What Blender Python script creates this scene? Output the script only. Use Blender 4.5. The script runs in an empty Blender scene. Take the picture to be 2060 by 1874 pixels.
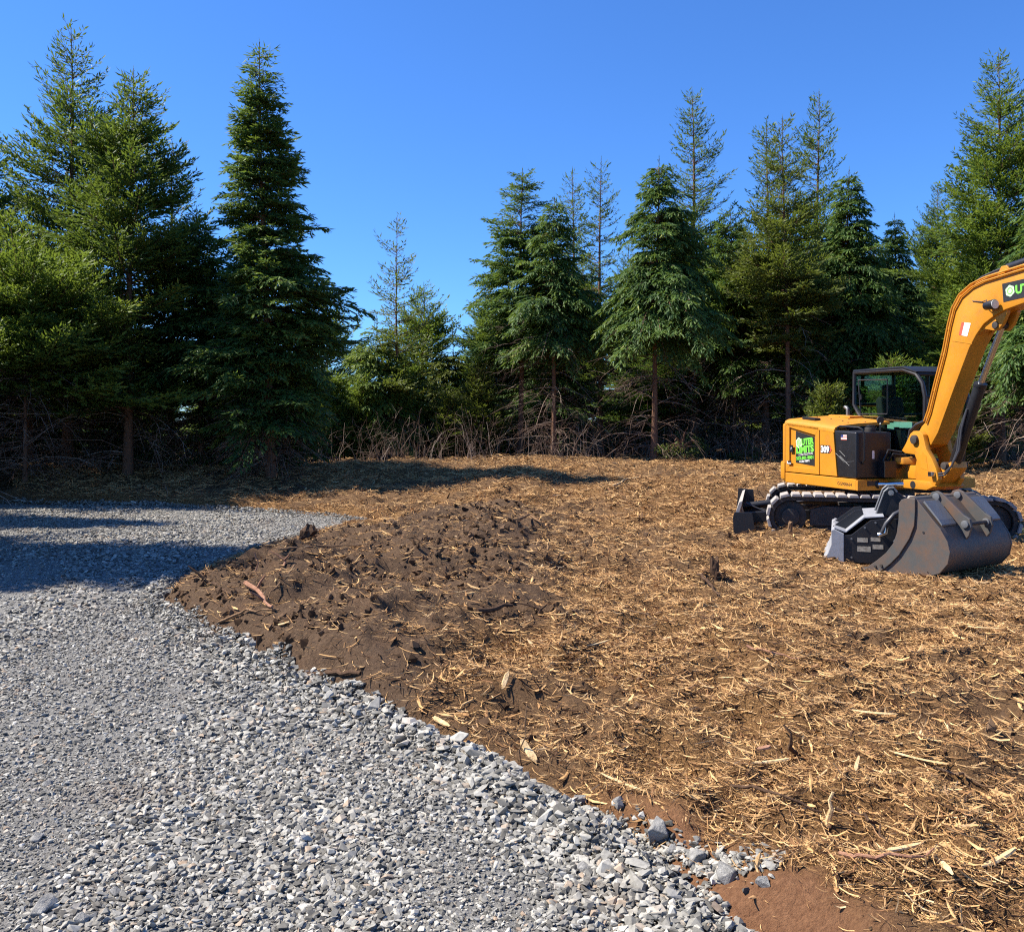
import bpy, bmesh, math, random
import numpy as np
from mathutils import Vector, Matrix, Euler
R = math.radians
S = bpy.context.scene
C = S.collection

# ---------------------------------------------------------------- camera
FPX, HZ, EYE = 1804.757, 845.5, 1.70          # focal length and horizon in photo pixels, eye height
cam = bpy.data.cameras.new("camera")
cam.sensor_fit = 'HORIZONTAL'; cam.sensor_width = 36.0
cam.lens = 36.0 * FPX / 2060.0
cam.shift_y = -(937.0 - HZ) / 2060.0
cam.clip_start = 0.05; cam.clip_end = 3000
camo = bpy.data.objects.new("camera", cam); C.objects.link(camo)
camo.location = (0, 0, EYE); camo.rotation_euler = (R(90), 0, 0)
S.camera = camo

# ---------------------------------------------------------------- sky and sun
SUN_EL, SUN_AZ = R(50), math.atan2(0.13, -1.0)     # azimuth of the sun seen from the place (left, a little beyond)
world = bpy.data.worlds.new("World"); S.world = world; world.use_nodes = True
wn = world.node_tree; wn.nodes.clear()
wo = wn.nodes.new('ShaderNodeOutputWorld'); wb = wn.nodes.new('ShaderNodeBackground')
sk = wn.nodes.new('ShaderNodeTexSky'); sk.sky_type = 'NISHITA'; sk.sun_disc = False
sk.sun_elevation = SUN_EL; sk.sun_rotation = math.pi / 2 - SUN_AZ
sk.altitude = 0; sk.air_density = 1.0; sk.dust_density = 0.0; sk.ozone_density = 8.0
wb.inputs['Strength'].default_value = 0.086
wt = wn.nodes.new('ShaderNodeMix'); wt.data_type = 'RGBA'; wt.blend_type = 'MULTIPLY'; wt.inputs[0].default_value = 1.0
wt.inputs[7].default_value = (0.56, 0.86, 1.22, 1)              # white balance of the clear blue sky
wn.links.new(sk.outputs[0], wt.inputs[6]); wn.links.new(wt.outputs[2], wb.inputs[0]); wn.links.new(wb.outputs[0], wo.inputs[0])
sun = bpy.data.lights.new("sun", 'SUN'); sun.energy = 5.0; sun.angle = R(0.5); sun.color = (1.0, 0.93, 0.82)
suno = bpy.data.objects.new("sun", sun); C.objects.link(suno)
sd = Vector((math.cos(SUN_EL) * math.cos(SUN_AZ), math.cos(SUN_EL) * math.sin(SUN_AZ), math.sin(SUN_EL)))
suno.rotation_euler = sd.to_track_quat('Z', 'Y').to_euler(); suno.location = (-20, 10, 30)
S.view_settings.view_transform = 'Standard'; S.view_settings.look = 'None'
S.view_settings.gamma = 1; S.view_settings.use_curve_mapping = False
S.view_settings.exposure = 1.05
S.render.engine = 'CYCLES'; S.cycles.filter_width = 1.15
S.cycles.use_denoising = False
S.cycles.max_bounces = 6; S.cycles.diffuse_bounces = 3; S.cycles.glossy_bounces = 3
S.cycles.transmission_bounces = 4; S.cycles.transparent_max_bounces = 8
S.cycles.caustics_reflective = False; S.cycles.caustics_refractive = False

def at(u, v, d):                                   # photo pixel at a distance -> point
    return Vector(((u - 1030) / FPX * d, d, EYE - (v - HZ) / FPX * d))
def on(u, v, z=0.0):                               # photo pixel -> point on a level at height z
    d = (EYE - z) * FPX / (v - HZ)
    return at(u, v, d)

# ---------------------------------------------------------------- helpers
def tag(o, label=None, cat=None, group=None, kind=None):
    if label: o['label'] = label
    if cat: o['category'] = cat
    if group: o['group'] = group
    if kind: o['kind'] = kind
    return o
def empty(name, loc, rz=0.0, parent=None):
    o = bpy.data.objects.new(name, None); C.objects.link(o)
    o.location = loc; o.rotation_euler = (0, 0, rz); o.empty_display_size = 0.2
    if parent: o.parent = parent
    return o
def link(name, me, parent=None, mat=None):
    o = bpy.data.objects.new(name, me); C.objects.link(o)
    if parent: o.parent = parent
    if mat and not me.materials: me.materials.append(mat)
    return o
class MB:                                          # collects shapes, builds ONE mesh
    def __init__(s): s.v = []; s.f = []
    def add(s, v, f, M=None):
        n = len(s.v)
        s.v += [tuple(M @ Vector(p)) for p in v] if M is not None else [tuple(p) for p in v]
        s.f += [tuple(i + n for i in q) for q in f]; return s
    def box(s, a, b, M=None):
        x0, y0, z0 = a; x1, y1, z1 = b
        return s.add([(x0,y0,z0),(x1,y0,z0),(x1,y1,z0),(x0,y1,z0),(x0,y0,z1),(x1,y0,z1),(x1,y1,z1),(x0,y1,z1)],
                     [(0,3,2,1),(4,5,6,7),(0,1,5,4),(1,2,6,5),(2,3,7,6),(3,0,4,7)], M)
    def prism(s, pts, y0, y1, axis='y', M=None):   # outline extruded along an axis
        n = len(pts)
        def q(p, w):
            return (p[0], w, p[1]) if axis == 'y' else ((p[0], p[1], w) if axis == 'z' else (w, p[0], p[1]))
        v = [q(p, y0) for p in pts] + [q(p, y1) for p in pts]
        f = [tuple(range(n)), tuple(range(2*n-1, n-1, -1))]
        f += [(i, (i+1) % n + 0, (i+1) % n + n, i + n)[::-1] for i in range(n)]
        return s.add(v, f, M)
    def tube(s, pts, r, n=8, cap=True, M=None):
        pts = [Vector(p) for p in pts]; rr = r if isinstance(r, (list, tuple)) else [r] * len(pts)
        v = []; f = []; prev = None
        for i, p in enumerate(pts):
            t = (pts[min(i+1, len(pts)-1)] - pts[max(i-1, 0)]).normalized()
            if prev is None:
                a = t.cross(Vector((0, 0, 1)))
                if a.length < .1: a = t.cross(Vector((0, 1, 0)))
                a.normalize()
            else:
                a = (prev - t * prev.dot(t)).normalized()
            prev = a; b = t.cross(a)
            for k in range(n):
                w = 2 * math.pi * k / n
                v.append(p + (a * math.cos(w) + b * math.sin(w)) * rr[i])
        for i in range(len(pts) - 1):
            for k in range(n):
                f.append((i*n+k, i*n+(k+1) % n, (i+1)*n+(k+1) % n, (i+1)*n+k))
        if cap:
            f.append(tuple(range(n-1, -1, -1))); f.append(tuple(range((len(pts)-1)*n, len(pts)*n)))
        return s.add(v, f, M)
    def mesh(s, name, bevel=0, smooth=False, seg=2):
        me = bpy.data.meshes.new(name); me.from_pydata(s.v, [], s.f)
        bm = bmesh.new(); bm.from_mesh(me)
        bmesh.ops.recalc_face_normals(bm, faces=bm.faces)
        if bevel:
            es = [e for e in bm.edges if len(e.link_faces) == 2 and e.calc_face_angle(0) > 0.5]
            bmesh.ops.bevel(bm, geom=es, offset=bevel, segments=seg, affect='EDGES', profile=.6, clamp_overlap=True)
        bm.to_mesh(me); bm.free()
        if smooth:
            for p in me.polygons: p.use_smooth = True
            try: me.set_sharp_from_angle(angle=R(38))
            except Exception: pass
        return me
    def build(s, name, mat, parent=None, bevel=0, smooth=False, seg=2):
        return link(name, s.mesh(name, bevel, smooth, seg), parent, mat)

# ---- materials
def new_mat(name):
    m = bpy.data.materials.new(name); m.use_nodes = True
    nt = m.node_tree; return m, nt, nt.nodes['Principled BSDF']
def nd(nt, t, **k):
    n = nt.nodes.new(t)
    for a, b in k.items(): setattr(n, a, b)
    return n
def ramp(nt, fac, stops):
    r = nd(nt, 'ShaderNodeValToRGB'); cr = r.color_ramp
    while len(cr.elements) < len(stops): cr.elements.new(.5)
    for e, (p, c) in zip(cr.elements, stops): e.position = p; e.color = (*c, 1)
    nt.links.new(fac, r.inputs[0]); return r.outputs[0]
def noise(nt, scale, detail=4, rough=.6, coord='Object', vec=None):
    t = nd(nt, 'ShaderNodeTexCoord') if vec is None else None
    n = nd(nt, 'ShaderNodeTexNoise'); n.inputs['Scale'].default_value = scale
    n.inputs['Detail'].default_value = detail; n.inputs['Roughness'].default_value = rough
    nt.links.new(t.outputs[coord] if t else vec, n.inputs['Vector']); return n.outputs[0]
def mixc(nt, fac, a, b, mode='MIX'):
    m = nd(nt, 'ShaderNodeMix', data_type='RGBA', blend_type=mode)
    for i, x in ((0, fac), (6, a), (7, b)):
        if isinstance(x, (int, float)): m.inputs[i].default_value = x
        elif isinstance(x, tuple): m.inputs[i].default_value = (*x, 1)
        else: nt.links.new(x, m.inputs[i])
    return m.outputs[2]
def bump(nt, bs, h, strength, dist):
    b = nd(nt, 'ShaderNodeBump'); b.inputs['Strength'].default_value = strength; b.inputs['Distance'].default_value = dist
    nt.links.new(h, b.inputs['Height']); nt.links.new(b.outputs[0], bs.inputs['Normal'])
def surf(name, col, rough=.6, metal=0.0, dirt=None, dirt_amt=.5, scale=3.0, spec=None, grime=.0):
    m, nt, bs = new_mat(name)
    bs.inputs['Roughness'].default_value = rough; bs.inputs['Metallic'].default_value = metal
    if spec is not None: bs.inputs['Specular IOR Level'].default_value = spec
    n1 = noise(nt, scale, 6, .65)
    base = mixc(nt, n1, tuple(c * .82 for c in col), tuple(min(1, c * 1.14) for c in col))
    if dirt:
        n2 = noise(nt, scale * 2.3, 8, .7)
        rp = ramp(nt, n2, [(.62 - .25 * dirt_amt, (0, 0, 0)), (.75, (1, 1, 1))])
        mm = nd(nt, 'ShaderNodeMath', operation='MULTIPLY'); nt.links.new(rp, mm.inputs[0]); mm.inputs[1].default_value = dirt_amt
        base = mixc(nt, mm.outputs[0], base, dirt)
    nt.links.new(base, bs.inputs['Base Color'])
    n3 = noise(nt, scale * 6, 4, .6)
    mr = nd(nt, 'ShaderNodeMapRange'); mr.inputs[3].default_value = max(.05, rough - .12); mr.inputs[4].default_value = min(1, rough + .15)
    nt.links.new(n3, mr.inputs[0]); nt.links.new(mr.outputs[0], bs.inputs['Roughness'])
    return m

# ---- numpy noise
def _h(ix, iy, s):
    n = (ix.astype(np.int64) * 374761393 + iy.astype(np.int64) * 668265263 + s * 1274126177) & 0xffffffff
    n = ((n ^ (n >> 13)) * 1274126177) & 0xffffffff
    return ((n ^ (n >> 16)) & 0xffff) / 65535.0
def vnoise(x, y, s=0):
    ix = np.floor(x); iy = np.floor(y); fx = x - ix; fy = y - iy
    fx = fx * fx * (3 - 2 * fx); fy = fy * fy * (3 - 2 * fy)
    a = _h(ix, iy, s); b = _h(ix + 1, iy, s); c = _h(ix, iy + 1, s); d = _h(ix + 1, iy + 1, s)
    return (a * (1 - fx) + b * fx) * (1 - fy) + (c * (1 - fx) + d * fx) * fy
def fbm(x, y, o=4, s=0):
    t = 0; a = .5; w = 0
    for k in range(o):
        t = t + a * vnoise(x, y, s + k * 17); w += a; a *= .5; x = x * 2.03 + 3.1; y = y * 2.03 + 7.7
    return t / w
def sstep(a, b, x):
    t = np.clip((x - a) / (b - a), 0, 1); return t * t * (3 - 2 * t)
def sdist(px, py, poly):                           # signed distance, negative inside
    px = np.asarray(px, float); py = np.asarray(py, float)
    d = np.full(px.shape, 1e9); ins = np.zeros(px.shape, bool); n = len(poly)
    for i in range(n):
        x0, y0 = poly[i]; x1, y1 = poly[(i + 1) % n]
        ex, ey = x1 - x0, y1 - y0
        t = np.clip(((px - x0) * ex + (py - y0) * ey) / (ex * ex + ey * ey), 0, 1)
        d = np.minimum(d, (px - x0 - t * ex) ** 2 + (py - y0 - t * ey) ** 2)
        c = (y0 > py) != (y1 > py)
        with np.errstate(divide='ignore', invalid='ignore'):
            ins ^= c & (px < ex * (py - y0) / (ey if ey else 1e-9) + x0)
    d = np.sqrt(d); return np.where(ins, -d, d)

# ---------------------------------------------------------------- the ground
K = 2060 / 2016.0
edge_px = [(1425,1834),(1372,1790),(1312,1728),(1255,1678),(1188,1630),(1100,1582),(1036,1552),(980,1513),(886,1471),(815,1432),
           (740,1398),(660,1362),(600,1335),(545,1308),(500,1290),(445,1262),(400,1238),(352,1206),(312,1183),(325,1155),(390,1122),
           (480,1092),(560,1066),(640,1047),(735,1027),(690,1018),(600,1009),(480,1002),(400,998),(300,993),(200,992),(100,990),(0,989)]
gpoly = [(p.x, p.y) for p in (on(u * K, v * K, 0.02) for u, v in edge_px)]
gpoly += [(-30, 19.5), (-30, -14), (6, -14), (4.2, -3), (2.7, 0.0), (1.5, 1.8)]
soil_px = [(300,1180),(480,1085),(600,1055),(760,1032),(960,1000),(1105,1010),(1085,1100),(1110,1215),(960,1240),(880,1290),(830,1350),(740,1400),(640,1360),(500,1290),(400,1235)]
spoly = [(p.x, p.y) for p in (on(u * K, v * K, 0.15) for u, v in soil_px)]

def ground_z(x, y):
    x = np.asarray(x, float); y = np.asarray(y, float)
    sg = sdist(x, y, gpoly)
    ss = sdist(x, y, spoly)
    rr = np.hypot(x, y)
    fade = np.clip(1 - (rr - 40) / 40, 0, 1)
    z = .07 + .46 * sstep(14.5, 21.5, y + .12 * np.minimum(x, 0)) + .10 * sstep(17, 20, y) * sstep(-4, 3, x) * (1 - sstep(6, 9, x))
    z = z + (.22 * (fbm(x * .33, y * .33, 3, 5) - .5) + .16 * (fbm(x * 1.1, y * 1.1, 3, 9) - .5)) * fade
    z = z + .17 * sstep(.45, -.6, ss)                               # the heap of soil
    rg_ = 1 - np.abs(2 * fbm(x * 1.5 + 4, y * 1.5, 3, 27) - 1); det = .26 * (fbm(x * 2.6, y * 2.6, 3, 21) - .5) + .16 * (fbm(x * 8, y * 8, 3, 33) - .5) + .16 * (rg_ ** 3 - .45)
    z = z + det * fade * sstep(-.1, .6, sg) * (.70 + .10 * sstep(.6, -.3, ss))
    for (cx, cy, rad, h) in FLAT:                                  # trodden places where the machines stand
        w = sstep(rad * 1.35, rad * .8, np.hypot(x - cx, y - cy)); z = z * (1 - w) + (h + .35 * (z - h)) * w
    return -.14 + (z + .14) * sstep(-.22, .26, sg + .10 * (fbm(x * 4, y * 4, 2, 3) - .5))
FLAT = [(5.4, 13.2, 2.0, .20), (4.5, 9.6, .9, .10)]
def gz(x, y): return float(ground_z(np.array([x]), np.array([y]))[0])
def lot_z(x, y):
    x = np.asarray(x, float); y = np.asarray(y, float)
    return .035 * (fbm(x * .5, y * .5, 3, 71) - .5) + .02 * (fbm(x * 2.2, y * 2.2, 2, 75) - .5)
def mulch_amt(x, y):                                               # 1 shredded wood, 0 bare soil
    ss = sdist(x, y, spoly)
    m = sstep(-.35, .55, ss + 1.1 * (fbm(x * .9, y * .9, 3, 41) - .5))
    m = m * (.35 + .65 * sstep(.36, .56, fbm(x * .8 + 9, y * .8, 4, 55)))
    return m * (1 - .8 * sstep(22.0, 25, y))

def clay_amt(x, y):                                                # reddish subsoil bared along the front edge of the lot
    return (1 - sstep(3.5, 4.2, np.hypot(x, y))) * (1 - sstep(.16, .38, sdist(x, y, gpoly) + .22 * (fbm(x * 3, y * 3, 3, 15) - .5)))
def polar_mesh(name, r, th, zf):
    TH, RR = np.meshgrid(th, r); x = (RR * np.sin(TH)).ravel(); y = (RR * np.cos(TH)).ravel()
    z = zf(x, y); n, m = len(r), len(th)
    i = np.arange(n * m).reshape(n, m)
    return x, y, z, i
def grid_mesh(name, x, y, z, quads, attrs=None, smooth=True):
    me = bpy.data.meshes.new(name)
    me.vertices.add(len(x)); me.vertices.foreach_set('co', np.stack([x, y, z], 1).astype(np.float32).ravel())
    k = quads.shape[1]; nq = len(quads)
    me.loops.add(nq * k); me.loops.foreach_set('vertex_index', quads.astype(np.int32).ravel())
    me.polygons.add(nq); me.polygons.foreach_set('loop_start', np.arange(0, nq * k, k, dtype=np.int32))
    if smooth: me.polygons.foreach_set('use_smooth', np.ones(nq, bool))
    for a, val in (attrs or {}).items():
        at_ = me.attributes.new(a, 'FLOAT', 'POINT'); at_.data.foreach_set('value', val.astype(np.float32))
    me.update(calc_edges=True); return me

r = np.concatenate([[.05, .8, 1.5, 2.0], np.geomspace(2.3, 34, 300), np.geomspace(36, 1500, 26)])
a0 = np.concatenate([np.linspace(-40, 42, 320)])
th = np.radians(np.concatenate([np.linspace(-180, -45, 40), a0, np.linspace(47, 180, 40)]))
x, y, z, idx = polar_mesh('ground', r, th, ground_z)
q = np.stack([idx[:-1, :-1], idx[:-1, 1:], idx[1:, 1:], idx[1:, :-1]], -1).reshape(-1, 4)[:, ::-1]
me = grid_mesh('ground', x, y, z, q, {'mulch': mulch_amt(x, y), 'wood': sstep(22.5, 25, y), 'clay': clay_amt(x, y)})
m, nt, bs = new_mat('soil_and_mulch')
ga = nd(nt, 'ShaderNodeAttribute', attribute_name='mulch'); gw = nd(nt, 'ShaderNodeAttribute', attribute_name='wood')
n1 = noise(nt, 2.2, 6, .7); n2 = noise(nt, 38, 5, .75); n3 = noise(nt, 130, 3, .7)
soil = ramp(nt, n2, [(.3, (.055, .033, .020)), (.5, (.10, .062, .037)), (.72, (.165, .105, .062))])
mul = ramp(nt, n3, [(.32, (.06, .03, .013)), (.5, (.16, .084, .033)), (.68, (.36, .205, .08))])
cc = mixc(nt, ga.outputs['Fac'], soil, mul)
cc = mixc(nt, ramp(nt, n1, [(.55, (0, 0, 0)), (.75, (.45, .45, .45))]), cc, (.13, .068, .034))
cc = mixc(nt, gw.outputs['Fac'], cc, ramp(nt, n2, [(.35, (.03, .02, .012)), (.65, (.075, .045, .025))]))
gc = nd(nt, 'ShaderNodeAttribute', attribute_name='clay')
cc = mixc(nt, gc.outputs['Fac'], cc, ramp(nt, n2, [(.3, (.15, .068, .033)), (.7, (.29, .145, .072))]))
nt.links.new(cc, bs.inputs['Base Color']); bs.inputs['Roughness'].default_value = .95; bs.inputs['Specular IOR Level'].default_value = .15
bump(nt, bs, noise(nt, 60, 6, .75), .9, .03)
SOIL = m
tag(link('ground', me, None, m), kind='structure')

# gravel lot
r = np.concatenate([[.05, .9, 1.7], np.geomspace(2.2, 24, 170), [27, 32]])
th = np.radians(np.concatenate([np.linspace(-180, -46, 60), np.linspace(-44, 44, 150), np.linspace(46, 180, 60)]))
x, y, z, idx = polar_mesh('gravel', r, th, lot_z)
sg = sdist(x, y, gpoly)
z = z - .2 * sstep(.15, .7, sg)
q = np.stack([idx[:-1, :-1], idx[:-1, 1:], idx[1:, 1:], idx[1:, :-1]], -1).reshape(-1, 4)[:, ::-1]
q = q[(sg[q] < .5).all(1)]
me = grid_mesh('gravel_lot', x, y, z, q)
m, nt, bs = new_mat('gravel_fines')
n1 = noise(nt, 70, 5, .75); n2 = noise(nt, 1.1, 4, .6)
cc = ramp(nt, n1, [(.3, (.10, .096, .088)), (.5, (.20, .193, .178)), (.7, (.34, .323, .285))])
cc = mixc(nt, ramp(nt, n2, [(.56, (0, 0, 0)), (.7, (.5, .5, .5))]), cc, (.20, .155, .12))
nt.links.new(cc, bs.inputs['Base Color']); bs.inputs['Roughness'].default_value = .95
bump(nt, bs, noise(nt, 90, 4, .7), 1.0, .02)
tag(link('gravel_lot', me, None, m), kind='structure')

# ---- scattering of what nobody could count
def scatter(name, P, rot, scl, idx, sources, label, cat):
    col = bpy.data.collections.new(name + '_pieces')
    for k, (sm, mt) in enumerate(sources):
        if not sm.materials: sm.materials.append(mt)
        col.objects.link(bpy.data.objects.new('%s_piece_%02d' % (name, k), sm))
    me = bpy.data.meshes.new(name); me.vertices.add(len(P)); me.vertices.foreach_set('co', P.astype(np.float32).ravel())
    for nm, ty, val, key in (('rot', 'FLOAT_VECTOR', rot, 'vector'), ('scl', 'FLOAT_VECTOR', scl, 'vector'), ('pick', 'INT', idx, 'value')):
        a = me.attributes.new(nm, ty, 'POINT'); a.data.foreach_set(key, np.ascontiguousarray(val, np.int32 if ty == 'INT' else np.float32).ravel())
    o = link(name, me)
    g = bpy.data.node_groups.new(name, 'GeometryNodeTree')
    g.interface.new_socket('Geometry', in_out='INPUT', socket_type='NodeSocketGeometry')
    g.interface.new_socket('Geometry', in_out='OUTPUT', socket_type='NodeSocketGeometry')
    gi = g.nodes.new('NodeGroupInput'); go = g.nodes.new('NodeGroupOutput')
    ip = g.nodes.new('GeometryNodeInstanceOnPoints'); ci = g.nodes.new('GeometryNodeCollectionInfo')
    ci.inputs['Collection'].default_value = col; ci.inputs['Separate Children'].default_value = True; ci.inputs['Reset Children'].default_value = True
    ip.inputs['Pick Instance'].default_value = True
    def na(nm, ty):
        n = g.nodes.new('GeometryNodeInputNamedAttribute'); n.data_type = ty; n.inputs['Name'].default_value = nm; return n.outputs['Attribute']
    L = g.links.new
    er = g.nodes.new('FunctionNodeEulerToRotation'); L(na('rot', 'FLOAT_VECTOR'), er.inputs[0]); L(er.outputs[0], ip.inputs['Rotation'])
    L(gi.outputs[0], ip.inputs['Points']); L(ci.outputs[0], ip.inputs['Instance']); L(na('pick', 'INT'), ip.inputs['Instance Index'])
    L(na('scl', 'FLOAT_VECTOR'), ip.inputs['Scale'])
    L(ip.outputs[0], go.inputs[0])
    md = o.modifiers.new('scatter', 'NODES'); md.node_group = g
    tag(o, label, cat, kind='stuff'); return o

def stone_mesh(seed, flat=.62, n=13):
    rg = np.random.default_rng(seed); p = rg.normal(size=(n, 3)); p /= np.linalg.norm(p, axis=1)[:, None]
    p *= rg.uniform(.75, 1.1, (n, 1)); p *= np.array([1, rg.uniform(.6, .95), flat * rg.uniform(.7, 1.2)]) * .5
    bm = bmesh.new(); [bm.verts.new(v) for v in p]
    rs = bmesh.ops.convex_hull(bm, input=bm.verts)
    bmesh.ops.delete(bm, geom=[g for g in rs['geom_interior'] if isinstance(g, bmesh.types.BMVert)], context='VERTS')
    me = bpy.data.meshes.new('stone'); bm.to_mesh(me); bm.free(); return me
def stone_mat(name, dust=(.2, .155, .115)):
    m, nt, bs = new_mat(name)
    oi = nd(nt, 'ShaderNodeObjectInfo')
    c = ramp(nt, oi.outputs['Random'], [(0, (.08, .075, .064)), (.25, (.16, .151, .13)), (.5, (.245, .232, .20)), (.75, (.335, .318, .275)), (.9, (.42, .40, .345)), (.965, (.31, .225, .15)), (1, (.53, .505, .44))])
    ge = nd(nt, 'ShaderNodeNewGeometry')
    n1 = noise(nt, 55, 4, .7, vec=ge.outputs['Position'])
    c = mixc(nt, 1.0, c, ramp(nt, n1, [(.3, (.72, .72, .72)), (.7, (1.25, 1.25, 1.25))]), 'MULTIPLY')
    n2 = noise(nt, .9, 3, .6, vec=ge.outputs['Position'])
    c = mixc(nt, ramp(nt, n2, [(.57, (0, 0, 0)), (.72, (.5, .5, .5))]), c, dust)
    nt.links.new(c, bs.inputs['Base Color']); bs.inputs['Roughness'].default_value = .8
    bs.inputs['Specular IOR Level'].default_value = .3
    return m
STONE = stone_mat('crushed_rock')
stones = [(stone_mesh(100 + k, [.62, .5, .42, .7][k % 4], 11 + k % 4), STONE) for k in range(14)]
rg = np.random.default_rng(7)
def in_view(n, r0, r1, t0=-37, t1=37, p=1.0):
    rr = np.sqrt(rg.uniform(r0 ** 2, r1 ** 2, n)); tt = np.radians(rg.uniform(t0, t1, n))
    return rr * np.sin(tt), rr * np.cos(tt)
GX, GY, GS = [], [], []
for r0, r1, dens, smin, smax, ex in ((1.2, 5.0, 9500, .007, .042, 2.8), (5.0, 9.0, 3600, .011, .052, 2.6), (9.0, 20.0, 700, .020, .066, 2.1)):
    n = int(dens * R(74) / 2 * (r1 ** 2 - r0 ** 2)); xx, yy = in_view(n, r0, r1)
    GX.append(xx); GY.append(yy); GS.append(smin + (smax - smin) * rg.uniform(0, 1, n) ** ex)
x = np.concatenate(GX); y = np.concatenate(GY); s = np.concatenate(GS)
# more stones heaped along the edge of the lot
k = rg.uniform(0, 1, 9000); seg = rg.integers(0, len(edge_px) - 1, 9000)
ga_, gb_ = np.array(gpoly)[seg], np.array(gpoly)[seg + 1]
ep = ga_ + (gb_ - ga_) * k[:, None] + rg.normal(0, .09, (9000, 2)) + np.array([-.10, -.02])
x = np.concatenate([x, ep[:, 0]]); y = np.concatenate([y, ep[:, 1]]); s = np.concatenate([s, rg.uniform(.014, .055, 9000) * np.where(rg.uniform(0, 1, 9000) < .06, 1.6, 1.0)])
sg = sdist(x, y, gpoly) + .10 * (fbm(x * 5, y * 5, 2, 90) - .5)
keep = (sg < .05) & (x > -14)
keep &= ~((vnoise(x * 1.3, y * 1.3, 61) > .78) & (rg.uniform(0, 1, len(x)) < .55) & (s < .03))    # bare patches of fines
x, y, s, sg = x[keep], y[keep], s[keep], sg[keep]
lane = fbm(x * 1.15 + .35 * y, y * .22, 3, 83); s = s * (.70 + .6 * fbm(x * 1.6, y * 1.6, 3, 77)) * (.72 + .5 * sstep(.38, .60, lane))
zz = np.maximum(lot_z(x, y), np.where(sg > -.25, ground_z(x, y) - .01, -1)) + s * rg.uniform(.02, .22, len(s)) + .075 * np.exp(-((sg + .07) / .12) ** 2) * rg.uniform(.2, 1, len(s))
row = [on(u, v, .04) for u, v in ((1080, 1600), (1180, 1638), (1260, 1668), (1330, 1705), (1400, 1742), (1465, 1775), (1540, 1800))]   # the row of bigger stones
for a, b in zip(row, row[1:]):
    n = 110; k = rg.uniform(0, 1, n); xx = a.x + (b.x - a.x) * k + rg.normal(0, .045, n); yy = a.y + (b.y - a.y) * k + rg.normal(0, .045, n)
    ss_ = rg.uniform(.012, .05, n); x = np.concatenate([x, xx]); y = np.concatenate([y, yy]); s = np.concatenate([s, ss_])
    zz = np.concatenate([zz, np.maximum(ground_z(xx, yy), lot_z(xx, yy)) + ss_ * .2])
rot = np.stack([rg.normal(0, .28, len(x)), rg.normal(0, .28, len(x)), rg.uniform(0, 6.28, len(x))], 1)
scl = s[:, None] * np.stack([rg.uniform(.8, 1.5, len(x)), rg.uniform(.8, 1.2, len(x)), rg.uniform(.7, 1.1, len(x))], 1)
print('stones', len(x))
scatter('gravel_stones', np.stack([x, y, zz], 1), rot, scl, rg.integers(0, len(stones), len(x)), stones,
        'loose grey crushed rock covering the driveway and parking lot', 'gravel')

# shredded wood
def chip_mesh(seed, kind):
    rg2 = np.random.default_rng(seed); n = 4; v = []; f = []
    w = {0: .032, 1: .019, 2: .075, 3: .013}[kind]; t = {0: .014, 1: .015, 2: .02, 3: .012}[kind]
    bend = rg2.normal(0, .045 if kind != 3 else .16); bz = abs(rg2.normal(0, .07))
    for i in range(n):
        u = i / (n - 1); tw = rg2.uniform(.6, 1.0) * (1 if 0 < i < n - 1 else rg2.uniform(.15, .6))
        cx, cy, cz = u - .5, bend * 4 * u * (1 - u) + rg2.normal(0, .012), bz * 4 * (u - .5) ** 2
        v += [(cx, cy - w * tw, cz), (cx + rg2.normal(0, .03), cy + w * tw, cz + rg2.normal(0, .01)), (cx, cy + rg2.normal(0, .2) * w, cz + t * 1.6)]
    for i in range(n - 1):
        for a in range(3): b = (a + 1) % 3; f.append((3*i+a, 3*i+b, 3*i+3+b, 3*i+3+a))
    f += [(2, 1, 0), (3*n-3, 3*n-2, 3*n-1)]
    me = bpy.data.meshes.new('chip'); me.from_pydata(v, [], f); return me
def chip_mat(name, stops):
    m, nt, bs = new_mat(name); oi = nd(nt, 'ShaderNodeObjectInfo'); ge = nd(nt, 'ShaderNodeNewGeometry')
    c = ramp(nt, oi.outputs['Random'], stops)
    n1 = noise(nt, 45, 3, .7, vec=ge.outputs['Position'])
    c = mixc(nt, 1.0, c, ramp(nt, n1, [(.3, (.7, .68, .64)), (.7, (1.2, 1.2, 1.2))]), 'MULTIPLY')
    nt.links.new(c, bs.inputs['Base Color']); bs.inputs['Roughness'].default_value = .85; bs.inputs['Specular IOR Level'].default_value = .25
    return m
CHIP = chip_mat('shredded_wood', [(0, (.07, .035, .017)), (.2, (.18, .092, .038)), (.40, (.38, .21, .085)), (.64, (.57, .34, .142)), (.86, (.68, .445, .205)), (.94, (.25, .115, .05)), (1, (.78, .56, .30))])
chips = [(chip_mesh(300 + k, [0, 1, 1, 2, 3, 0, 1, 3, 1, 0][k % 10]), CHIP) for k in range(20)]
X, Y, Sz = [], [], []
for r0, r1, dens, s0, s1, ex in ((2.0, 5.0, 11000, .016, .12, 2.8), (5.0, 9.0, 6800, .026, .15, 2.6), (9.0, 14.0, 3200, .045, .18, 2.1), (14., 25., 900, .08, .23, 1.7)):
    n = int(dens * R(66) / 2 * (r1 ** 2 - r0 ** 2)); xx, yy = in_view(n, r0, r1, -29, 37)
    X.append(xx); Y.append(yy); Sz.append(s0 + (s1 - s0) * rg.uniform(0, 1, n) ** ex)
x = np.concatenate(X); y = np.concatenate(Y); s = np.concatenate(Sz)
sg = sdist(x, y, gpoly); ma = mulch_amt(x, y)
clump = sstep(.30, .62, fbm(x * 2.3, y * 2.3, 3, 12))
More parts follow.
